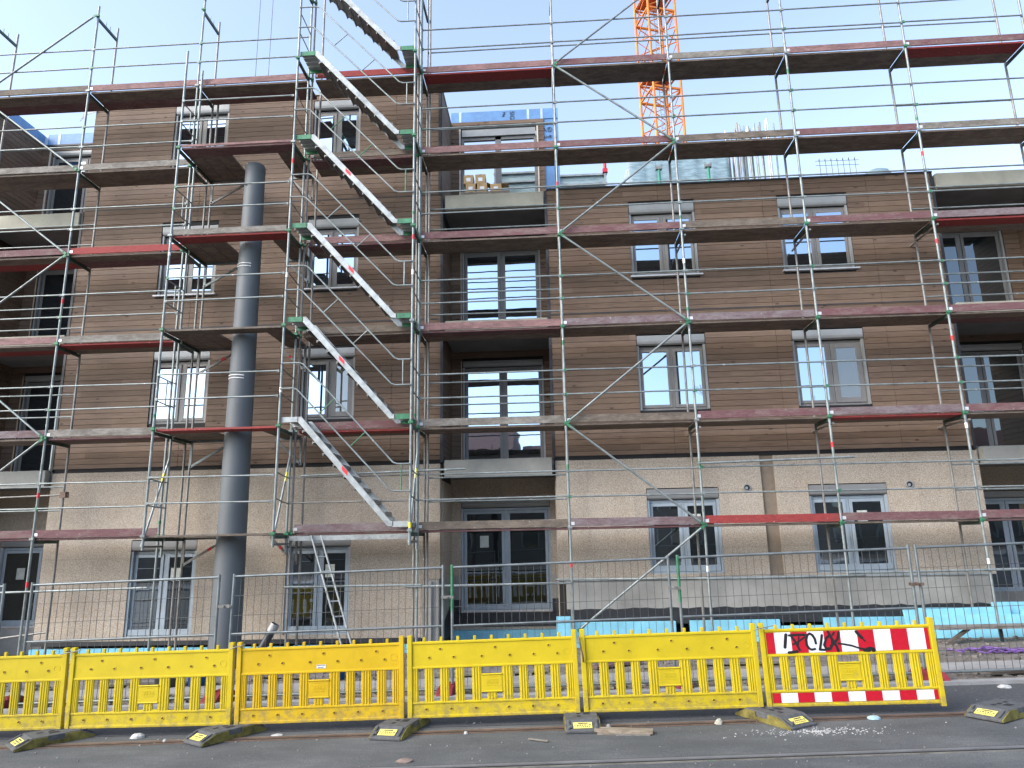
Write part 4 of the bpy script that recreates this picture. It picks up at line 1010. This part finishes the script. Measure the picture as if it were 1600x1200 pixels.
# ------------------------------------------------------------------ crane and hoist ropes
OR = plain('orange_crane_paint', (.62, .18, .016), .5, .1, .25, 1.5); ORD = plain('orange_red_crane_paint', (.52, .10, .02), .5, .1, .25, 1.5)
cr = thing('tower_crane', (7.29, 24, 0), 'orange lattice tower crane rising behind the building', 'crane')
def crane():
    a = .89; th = R(17.5); c, s = math.cos(th), math.sin(th)
    def P(u, v, z): return (7.29 + u * c - v * s, 24 + u * s + v * c, z)
    cor = [(-a, -a), (a, -a), (a, a), (-a, a)]
    H = 44.0
    for u, v in cor: build('leg', MB().tube(P(u, v, 0), P(u, v, H), .075, 8), OR, cr)
    base = 1.05
    for k in range(8):
        z0 = base + k * 5.35; mb = MB(); pf = MB()
        for j in range(4):
            p, q = cor[j], cor[(j + 1) % 4]
            mb.bar(P(*p, z0), P(*q, z0), .09, .12); mb.bar(P(*p, z0 + 1.15), P(*q, z0 + 1.15), .07, .09)
            zz = [z0 + .1, z0 + 1.15] + [z0 + 1.15 + 1.05 * i for i in range(1, 5)]
            for i in range(5):
                e = (p, q) if i % 2 == 0 else (q, p)
                mb.tube(P(*e[0], zz[i]), P(*e[1], zz[i + 1]), .035, 6)
                if i > 0: mb.tube(P((e[1][0] + e[0][0]) / 2, (e[1][1] + e[0][1]) / 2, (zz[i] + zz[i + 1]) / 2), P(*e[0], zz[i + 1]), .022, 6)
        build('bracing', mb, OR, cr)
        pf.box(-a + .1, a - .1, -a + .1, a - .1, z0 + 1.2, z0 + 1.24); pf.bar((-.6, -.5, z0 + .1), (.5, .5, z0 + 1.2), .35, .05)
        pf.xf(Matrix.Translation((7.29, 24, 0)) @ Matrix.Rotation(th, 4, 'Z')); build('platform', pf, ORD, cr)
    l = MB()
    for u in (.1, .45): l.tube(P(u, .3, 1), P(u, .3, H), .02, 6)
    for k in range(140): l.tube(P(.1, .3, 1 + k * .3), P(.45, .3, 1 + k * .3), .012, 5)
    build('ladder', l, GALD, cr)
    j = MB()
    for x0, x1 in ((-30, 7.3),):
        for y, z in ((23.4, 44), (24.6, 44), (24, 45.2)): j.tube((x0, y, z), (x1 + 10, y, z), .06, 6)
        n = 34
        for k in range(n):
            xa = x0 + (x1 + 10 - x0) * k / n; xb = x0 + (x1 + 10 - x0) * (k + 1) / n
            j.tube((xa, 23.4, 44), ((xa + xb) / 2, 24, 45.2), .03, 5); j.tube(((xa + xb) / 2, 24, 45.2), (xb, 24.6, 44), .03, 5); j.tube((xa, 23.4, 44), (xb, 24.6, 44), .03, 5)
    build('jib', j, OR, cr)
crane()
for x, lb in ((-17.75, 'thin crane hoist rope hanging in the sky, left one of the pair'), (-16.92, 'thin crane hoist rope hanging in the sky, right one of the pair')):
    tag(build('hoist_rope', MB().tube((x, 24, 9), (x + .04, 24, 44), .022, 6), plain('steel_rope', (.12, .13, .15), .5, .4)), lb, 'rope', 'crane hoist ropes')

# ------------------------------------------------------------------ things on the roof and balcony
CARD = plain('cardboard', (.42, .29, .14), .85, 0, .15, 5)
bx = [(-1.67, 10.045, .235, 'closed cardboard box, bottom left of the stack on the balcony'), (-1.40, 10.045, .235, 'closed cardboard box, bottom middle of the stack on the balcony'), (-1.72, 10.285, .23, 'cardboard box, top left of the stack on the balcony'), (-1.44, 10.285, .24, 'cardboard box, top right of the stack on the balcony'), (-1.08, 10.045, .26, 'open cardboard box with raised flaps, right end of the stack')]
for k, (x, z, s_, lb) in enumerate(bx):
    t = thing('cardboard_box', (x, 1.45, z), lb, 'box', 'cardboard boxes on the upper balcony')
    y0, y1 = 1.32 + .01 * k, 1.62
    if k < 4: build('carton', MB().box(x - s_ / 2, x + s_ / 2, y0, y1, z, z + s_ - .004), CARD, t, bevel=.006); build('tape', MB().box(x - .02, x + .02, y0 - .002, y1, z + s_ - .003, z + s_ - .0015), CONCW, t)
    else:
        mb = MB().box(x - s_ / 2, x + s_ / 2, y0, y0 + .008, z, z + .22); mb.box(x - s_ / 2, x + s_ / 2, y1 - .008, y1, z, z + .22); mb.box(x - s_ / 2, x - s_ / 2 + .008, y0 + .008, y1 - .008, z, z + .22); mb.box(x + s_ / 2 - .008, x + s_ / 2, y0 + .008, y1 - .008, z, z + .22); mb.box(x - s_ / 2, x + s_ / 2, y0, y1, z - .0, z + .008)
        build('carton', mb, CARD, t)
        build('flap', MB().poly([(x + s_ / 2, y0, z + .22), (x + s_ / 2, y1, z + .22), (x + s_ / 2 + .17, y1, z + .20), (x + s_ / 2 + .17, y0, z + .20)], (0, 0, .006)), CARD, t)
        build('flap', MB().poly([(x - s_ / 2, y0, z + .22), (x - s_ / 2, y1, z + .22), (x - s_ / 2 - .08, y1, z + .27), (x - s_ / 2 - .08, y0, z + .27)], (0, 0, .006)), CARD, t)
    if k != 2 or True: build('label', MB().box(x - .05, x + .05, y0 - .003, y0 - .0005, z + .06, z + .15), SWHI, t)
# board under the stack
tag(build('timber_bench', MB().box(-1.9, -.75, 1.28, 1.66, 9.99, 10.04).box(-1.9, -.75, 1.28, 1.36, 9.82, 9.988).box(-1.9, -.75, 1.58, 1.66, 9.82, 9.988), PL['G']), 'low timber bench under the stack of cardboard boxes', 'bench')
def clear(name, c, a=.45):
    mt, n, b = new(name); b.inputs['Base Color'].default_value = (*c, 1); b.inputs['Roughness'].default_value = .25; b.inputs['Alpha'].default_value = a
    v = coords(n, (1, 1, 6)); nz = nd(n, 'ShaderNodeTexNoise', Scale=3.0, Detail=6.0); n.links.new(v, nz.inputs[0]); bump(n, nz.outputs[0], b, .5, .03)
    n.links.new(ramp(n, nz.outputs[0], [(.35, tuple(x * .6 for x in c)), (.65, c)]), b.inputs['Base Color'])
    return mt
SHEETM = clear('milky_sheet', (.50, .66, .68), .75)
for x0, x1, z1, lb in ((-1.3, -.05, 12.26, 'stack of pale sheets seen through the open window frame on the roof'), (.40, 1.78, 12.10, 'stack of pale sheets with a red clamp behind the parapet')):
    t = thing('sheet_stack', ((x0 + x1) / 2, 4.5, 9.82), lb, 'sheets', 'stacks of pale sheets on the roof')
    for k in range(5): build('sheet', MB().box(x0 + .03 * k, x1 - .02 * k, 4.4 + .05 * k, 4.43 + .05 * k, 10.2, z1 - .05 * (k % 2)), SHEETM, t)
    mb = MB().box(x0 - .05, x1 + .05, 4.34, 4.40, z1 - .09, z1 - .04); mb.box(x0 - .05, x1 + .05, 4.34, 4.40, z1 - .36, z1 - .32)
    for x in (x0, x1): mb.box(x - .03, x + .03, 4.30, 4.75, 9.83, z1 + .12)
    build('rack', mb, ALU, t)
    if x0 > 0: build('clamp', MB().box(x1 - .07, x1 + .07, 4.26, 4.36, z1 - .05, z1 + .06).tube((x1, 4.3, z1 + .06), (x1, 4.3, z1 + .22), .045, 8), RED, t)
WRAP = clear('blue_grey_wrap', (.24, .34, .38), 1.0)
t = thing('wrapped_pallet', (3.9, 5.6, 9.82), 'large load wrapped in bluish film on the roof behind the parapet', 'pallet load')
mb = MB(); N = 26
for i in range(N + 1):
    x = 2.56 + 2.83 * i / N
    for yy, z in ((4.98 + random.uniform(-.03, .03), 9.95), (4.95 + random.uniform(-.05, .05), 11.4), (5.0 + random.uniform(-.04, .04), 12.86 + .04 * math.sin(i * .6)), (6.3, 12.86)): mb.v.append((x, yy, z))
for i in range(N):
    for k in range(3): a = 4 * i + k; mb.f.append((a, a + 4, a + 5, a + 1)); mb.sm.append(True)
mb.f += [(0, 1, 2, 3), (4 * N + 3, 4 * N + 2, 4 * N + 1, 4 * N)]; mb.sm += [False] * 2
build('wrap', mb, WRAP, t)
build('pallet', MB().box(2.56, 5.39, 4.98, 6.3, 9.82, 9.94), PL['G'], t)
build('film_flap', MB().poly([(2.56, 5.0, 12.8), (2.56, 5.0, 11.6), (2.15, 5.05, 11.6)], (0, .006, 0)), clear('thin_film', (.7, .75, .76), .3), t)
TEAL = plain('teal_green_prop', (.02, .24, .16), .5, 0, .2, 5)
for x, lb in ((3.32, 'green steel prop left, in front of the wrapped load'), (4.70, 'green steel prop right, in front of the wrapped load')):
    t = thing('steel_prop', (x, 4.6, 9.82), lb, 'prop', 'green props on the roof')
    build('tube', MB().tube((x, 4.6, 9.83), (x, 4.6, 12.22), .045, 10), TEAL, t)
    build('head', MB().box(x - .09, x + .09, 4.54, 4.66, 12.22, 12.30).box(x - .09, x - .07, 4.54, 4.66, 12.3, 12.36).box(x + .07, x + .09, 4.54, 4.66, 12.3, 12.36), GALD, t)
t = thing('tube_bundle', (6.1, 5.3, 9.82), 'upright bundle of steel tubes of uneven height on the roof', 'tubes')
for k in range(30):
    x = 5.5 + 1.3 * k / 29 + random.uniform(-.02, .02); y = 5.0 + random.uniform(0, .5); h = random.choice((13.7, 13.85, 13.5, 13.95, 13.8))
    if 2 < k < 5: h = 13.4
    build('tube', MB().tube((x, y, 9.83), (x + random.uniform(-.06, .03), y, h), .024, 8), random.choice((GAL, GALD, ALU, SILL)), t)
build('strap', MB().box(5.45, 6.85, 4.93, 4.96, 11.2, 11.26).box(5.45, 6.85, 5.54, 5.57, 11.2, 11.26), GALD, t)
REB = plain('rebar_steel', (.13, .12, .12), .7, .3, .3, 5)
t = thing('rebar_cage', (8.5, 5, 9.82), 'welded rebar mesh standing on the roof at the right', 'rebar mesh')
mb = MB()
for k in range(7):
    x = 7.95 + k * .165; mb.tube((x, 5, 9.83), (x, 5, 12.55), .008, 6); mb.path([(x, 5, 12.55), (x - .04, 4.96, 12.45)], .008, 5)
for z in (12.47, 12.33, 12.08, 11.8, 11.5, 11.2, 10.9, 10.6, 10.3): mb.tube((7.83, 5, z + .01), (9.05, 5.01, z), .007, 6)
build('mesh', mb, REB, t)
tag(build('tarp_heap', MB().lathe((8.25, 2.6, 10.0), [(.45, -.15), (.42, .45), (.30, .72), (.12, .82), (0, .84)], 12), WRAP), 'small grey tarpaulin heap peeking over the parapet near the rebar mesh', 'tarpaulin')

# ------------------------------------------------------------------ ladder, pipe, clutter in front of the wall
t = thing('ladder', (-3.85, -.3, .1), 'narrow aluminium ladder leaning under the stair tower', 'ladder')
pa, pb = Vector((-4.62, -.16, 2.25)), Vector((-3.83, -.42, .10))
dv = Vector((.24, .0, .06))
for o_ in (Vector((0, 0, 0)), Vector((.17, .06, 0))):
    build('rail', MB().bar(pa + o_, pb + o_, .025, .05, (0, 1, 0)), ALU, t)
for k in range(8):
    f = .06 + k * .125; p = pa + (pb - pa) * f; build('rung', MB().tube(p, p + Vector((.17, .06, 0)), .013, 8), ALU, t)
t = thing('drain_pipe', (-5.25, -.5, -.1), 'black plastic pipe leaning left of the ladder', 'pipe')
build('pipe', MB().tube((-5.52, -.55, -.12), (-5.10, -.5, .68), .075, 18, cap=False).tube((-5.52, -.55, -.12), (-5.11, -.5, .665), .066, 18), plain('black_plastic_pipe', (.03, .032, .036), .4), t)
build('collar', MB().tube((-5.17, -.508, .55), (-5.10, -.5, .685), .083, 18, cap=False), BOXM, t)
# foam boards and trestle on the right
t = thing('foam_board_stack', (8, .5, g(8)), 'pale blue foam boards stacked against the wall at the far right', 'foam boards')
for k, (x0, x1, y, z1) in enumerate(((6.6, 8.55, .55, .34), (6.9, 8.9, .40, .22), (8.3, 10.4, .62, .42), (8.7, 10.2, .46, .30))):
    M = Matrix.Translation((0, y, g(7.5))) @ Matrix.Rotation(R(-12), 4, 'X'); build('board', MB().box(x0, x1, 0, .06, .01, z1 + .2, M), XPS, t, bevel=.006)
t = thing('trestle_plank', (8, 0, g(8)), 'muddy plank laid over a low wooden trestle at the far right', 'plank')
build('plank', MB().bar((6.75, -.1, .42), (10.2, -.05, .44), .30, .05), PL['G'], t)
build('brace', MB().bar((6.85, -.2, .14), (7.35, -.12, .42), .06, .05), PL['B'], t); build('leg', MB().bar((7.9, -.05, .13), (7.9, -.05, .4), .05, .05, (0, 1, 0)), BITU, t); build('leg', MB().bar((9.6, -.05, .13), (9.6, -.05, .4), .05, .05, (0, 1, 0)), BITU, t)
PUR = plain('purple_strap', (.16, .08, .28), .5, 0, .3, 9)
mb = MB()
for k in range(7):
    pts = []; x = 6.3 + k * .12
    for s_ in range(9): pts.append((x + s_ * .14 + random.uniform(-.04, .04), -1.1 + random.uniform(-.18, .18), g(x) + .03 + random.uniform(0, .06)))
    mb.path(pts, .012, 5)
tag(build('purple_hose', mb, PUR), 'tangle of purple hose lying in the dirt at the right edge', 'hose')
t = thing('bucket', (-5.80, -1.9, g(-5.8)), 'blue plastic bucket glimpsed through the slats of the second barrier', 'bucket')
BLU = plain('blue_plastic', (.02, .13, .42), .45)
build('shell', MB().lathe((-5.8, -1.9, g(-5.8)), [(0, .01), (.12, .01), (.155, .34), (.165, .34), (.165, .36), (.15, .36), (.12, .03), (0, .03)], 20), BLU, t)
build('handle', MB().path([(-5.96, -1.9, .22), (-5.9, -1.98, .16), (-5.7, -1.98, .16), (-5.64, -1.9, .22)], .006, 6), GALD, t)
t2 = dup(t); t2.location = (-3.6, -1.6, g(-3.6)); t2['label'] = 'blue plastic bucket glimpsed through the slats of the orange-yellow barrier'; t['group'] = t2['group'] = 'blue buckets behind the barriers'
# tipped black planter-like tub behind barrier 2
t = thing('rubble_tub', (-6.15, -1.9, g(-6.15)), 'black mortar tub behind the second barrier', 'tub')
build('shell', MB().lathe((-6.3, -1.9, g(-6.3)), [(0, .01), (.16, .01), (.22, .38), (.24, .38), (.24, .41), (.21, .41), (.15, .04), (0, .04)], 20), RUB, t)
# rubble scattered over the site strip: uncountable
mb = MB()
def chip(x, y, s, zoff=0, flat=.5, rz=None):
    M = Matrix.Translation((x, y, g(x) + s * flat * .4 + zoff)) @ Matrix.Rotation(random.uniform(0, 6.28) if rz is None else rz, 4, 'Z') @ Matrix.Rotation(random.uniform(-.5, .5), 4, 'X')
    vs = [(-1, -1, -1), (1, -.8, -1), (.9, 1, -.8), (-.8, .9, -1), (-.7, -.8, .9), (.8, -.6, .8), (.7, .8, 1), (-.9, .7, .7)]
    vs = [M @ Vector((a * s * .5 * random.uniform(.7, 1.2), b * s * .5 * random.uniform(.7, 1.2), c * s * .5 * flat)) for a, b, c in vs]
    return vs, [(0, 3, 2, 1), (4, 5, 6, 7), (0, 1, 5, 4), (1, 2, 6, 5), (2, 3, 7, 6), (3, 0, 4, 7)]
for k in range(1900):
    x = random.uniform(-10, 10); y = random.choice((random.uniform(-3.2, -2.55), random.uniform(-1.9, .8), random.uniform(-1.9, .8))); mb.add(*chip(x, y, random.uniform(.015, .09)))
build('rubble', mb, plain('rubble_stone', (.15, .135, .118), .9, 0, .4, 3, rand=False), kind='stuff')
mb = MB()
for k in range(420):
    x = random.uniform(-9, 8); y = random.uniform(-7.4, -3.4); s = random.uniform(.006, .02) * (1.6 if random.random() < .06 else 1); mb.add(*chip(x, y, s, .006))
build('grit', mb, plain('pale_grit', (.24, .235, .22), .9, 0, .4, 3, rand=False), kind='stuff')
# countable debris
def debris(name, label, cat, x, y, s, mat, flat=.4, group=None, sx=1, rz=0):
    mb = MB(); n = 10; z0 = g(x) + .008; top = []; lay = []
    for k in range(3):
        f = (1, .9, .45)[k]; ring = []
        for i in range(n):
            a = 2 * math.pi * i / n; q = random.uniform(.8, 1.15) * s * f / 2
            ring.append((math.cos(a) * q * sx, math.sin(a) * q, z0 + s * flat * (0, .5, 1)[k] * random.uniform(.85, 1.1)))
        lay.append(ring)
    M = Matrix.Translation((x, y, 0)) @ Matrix.Rotation(rz, 4, 'Z')
    for r_ in lay: mb.v += [tuple(M @ Vector(p)) for p in r_]
    for k in range(2):
        for i in range(n): mb.f.append((k * n + i, k * n + (i + 1) % n, (k + 1) * n + (i + 1) % n, (k + 1) * n + i)); mb.sm.append(False)
    mb.f.append(tuple(range(2 * n, 3 * n))); mb.sm.append(False)
    return tag(build(name, mb, mat), label, cat, group)
PLAS = plain('white_plaster', (.40, .40, .385), .9, 0, .15, 12)
debris('foam_lump', 'white rounded lump on the asphalt below the second barrier', 'lump', -5.0, -4.86, .135, PLAS, .35, sx=1.25)
debris('plaster_crumb', 'small white crumb just left of the slanted foot by the orange barrier', 'crumb', -4.55, -5.08, .045, PLAS, .6, 'white crumbs on the road')
debris('plaster_crumb', 'flat white flake on the asphalt under the orange-yellow barrier', 'crumb', -3.28, -4.93, .10, PLAS, .12, 'white crumbs on the road', 1.5)
debris('plaster_crumb', 'small white crumb right of the third rubber foot', 'crumb', -1.05, -5.10, .05, PLAS, .5, 'white crumbs on the road')
debris('brown_leaf', 'crumpled pale brown leaf near the bottom edge, below the third foot', 'leaf', -1.55, -6.05, .14, plain('leaf', (.22, .16, .13), .8), .16, None, 1.3)
debris('paper_scrap', 'crumpled white paper scrap on the road before the striped barrier', 'scrap', 2.55, -4.98, .09, PLAS, .35, 'scraps before the striped barrier', 1.2, .3)
debris('paper_scrap', 'beige stone-like scrap beside the foot of the striped barrier', 'scrap', 1.55 + .25, -4.98, .10, CONCW, .5, 'scraps before the striped barrier')
debris('paper_scrap', 'pale blue scrap on the road under the right end of the striped barrier', 'scrap', 3.52, -4.95, .11, plain('pale_blue_scrap', (.30, .45, .52), .6), .3, 'scraps before the striped barrier', 1.4)
debris('paper_scrap', 'white torn packaging on the road edge at the far right', 'scrap', 5.75, -3.62, .12, PLAS, .3, None, 1.4)
debris('grey_stone', 'small grey stone beside the wood splinters', 'stone', .56, -5.02, .06, STONE, .7)
# plaster dust patch
mb = MB()
for k in range(420):
    a = random.uniform(0, 6.28); q = abs(random.gauss(0, .45)); mb.add(*chip(2.75 + math.cos(a) * q, -5.38 + math.sin(a) * q * .22, random.uniform(.004, .017), .004, .4))
build('plaster_crumbs', mb, PLAS, kind='stuff')
t = thing('wood_splinter', (.75, -5.24, .02), 'splintered grey piece of timber on the road right of the straight-on foot', 'timber')
build('piece', MB().bar((.40, -5.18, .045), (1.02, -5.30, .05), .12, .03).bar((.42, -5.24, .025), (.9, -5.27, .03), .09, .02), plank('split_wood', (.34, .29, .22), (.22, .18, .13), .5), t)
build('splinter', MB().bar((.55, -5.30, .02), (.98, -5.36, .03), .03, .014), PL['G'], t)
tag(build('stick', MB().bar((-.33, -5.42, .016), (-.12, -5.52, .018), .03, .012), PL['G']), 'short pale stick on the road left of the wood splinters', 'stick')
# boards and scraps behind the barriers
for k, (x, y, l, r_, c, lb) in enumerate(((-6.9, -1.6, 1.2, .2, 'G', 'grey board lying in the dirt behind the leftmost barriers'), (-4.6, -1.4, 1.0, -.3, 'B', 'brown board lying in the dirt behind the orange barrier'), (-.9, -1.7, 1.4, .1, 'G', 'grey board lying behind the central yellow barrier'), (1.0, -1.3, .9, .5, 'M', 'maroon board lying behind the plain yellow barrier'), (2.9, -1.5, 1.3, -.1, 'G', 'grey board lying behind the striped barrier'), (6.4, -2.85, .8, .08, 'B', 'brown strip of wood at the road edge below the last fence panel'))):
    M = Matrix.Translation((x, y, g(x) + .05)) @ Matrix.Rotation(r_, 4, 'Z') @ Matrix.Rotation(-.02, 4, 'Y')
    tag(build('loose_board', MB().box(-l / 2, l / 2, -.08, .08, -.015, .015, M), PL[c]), lb, 'board', 'loose boards behind the barriers')

# ------------------------------------------------------------------ far side of the street (behind the camera, seen in the glass)
WALLO = plain('old_house_render', (.13, .11, .09), .9, 0, .15, .6, rand=True); ROOFO = plain('clay_roof', (.16, .07, .05), .8, 0, .3, 4)
for k, (x0, x1, h, lb) in enumerate(((-46, -24, 8.5, 'low rendered house across the street, far left'), (-23, -4, 10, 'tall rendered house across the street, left'), (-3.5, 15, 8.0, 'low rendered house across the street, centre'), (16, 34, 10.5, 'tall rendered house across the street, right'), (35, 55, 8.5, 'low rendered house across the street, far right'))):
    t = thing('house', ((x0 + x1) / 2, -48, 0), lb, 'house', 'houses across the street')
    build('wall', MB().box(x0, x1, -56, -44, -1, h), WALLO, t)
    build('roof', MB().poly([(x0, -43.6, h), (x0, -50, h + 3), (x0, -56.4, h)], (x1 - x0, 0, 0)), ROOFO, t)
    n = int((x1 - x0) / 2.6)
    for q in range(n):
        for z in (1.3, 4.2) + ((7.1,) if h > 9.5 else ()):
            x = x0 + 1.2 + q * (x1 - x0 - 2) / n
            w = build('window', MB().box(x - .1, x, -43.99, -43.9, z, z + 1.6).box(x + 1.2, x + 1.3, -43.99, -43.9, z, z + 1.6).box(x - .1, x + 1.3, -43.99, -43.9, z + 1.6, z + 1.7), STONE, t)
            build('pane', MB().box(x, x + 1.2, -43.99, -43.95, z, z + 1.6), GLASSD, w)
BARK = plain('bark', (.06, .05, .04), .9, 0, .3, 6)
def tree(x, y, h, label, seed):
    random.seed(seed); t = thing('bare_tree', (x, y, g(x)), label, 'tree', 'bare trees across the street')
    tr, cb_ = MB(), MB()
    def br(p, d, l, r_, n):
        q = p + d * l; (tr if n == 5 else cb_).tube(p, q, r_, 6 if n > 2 else 4, r_ * .7, cap=False)
        if n == 0: return
        for k in range(3 if n > 1 else 4):
            e = (d + Vector((random.gauss(0, .42), random.gauss(0, .42), random.gauss(.08, .28)))).normalized(); br(q, e, l * random.uniform(.62, .86), r_ * .62, n - 1)
    br(Vector((x, y, g(x))), Vector((0, 0, 1)), h * .27, .22, 5); build('trunk', tr, BARK, t); build('crown', cb_, BARK, t)
for k, (x, h) in enumerate(((-22, 11), (-12, 12.5), (-5, 10), (3.5, 12), (11, 13), (20, 11))): tree(x, -31 - (k % 3) * 2, h, 'bare winter tree across the street, number %s from the left' % ('one two three four five six'.split()[k]), 30 + k)
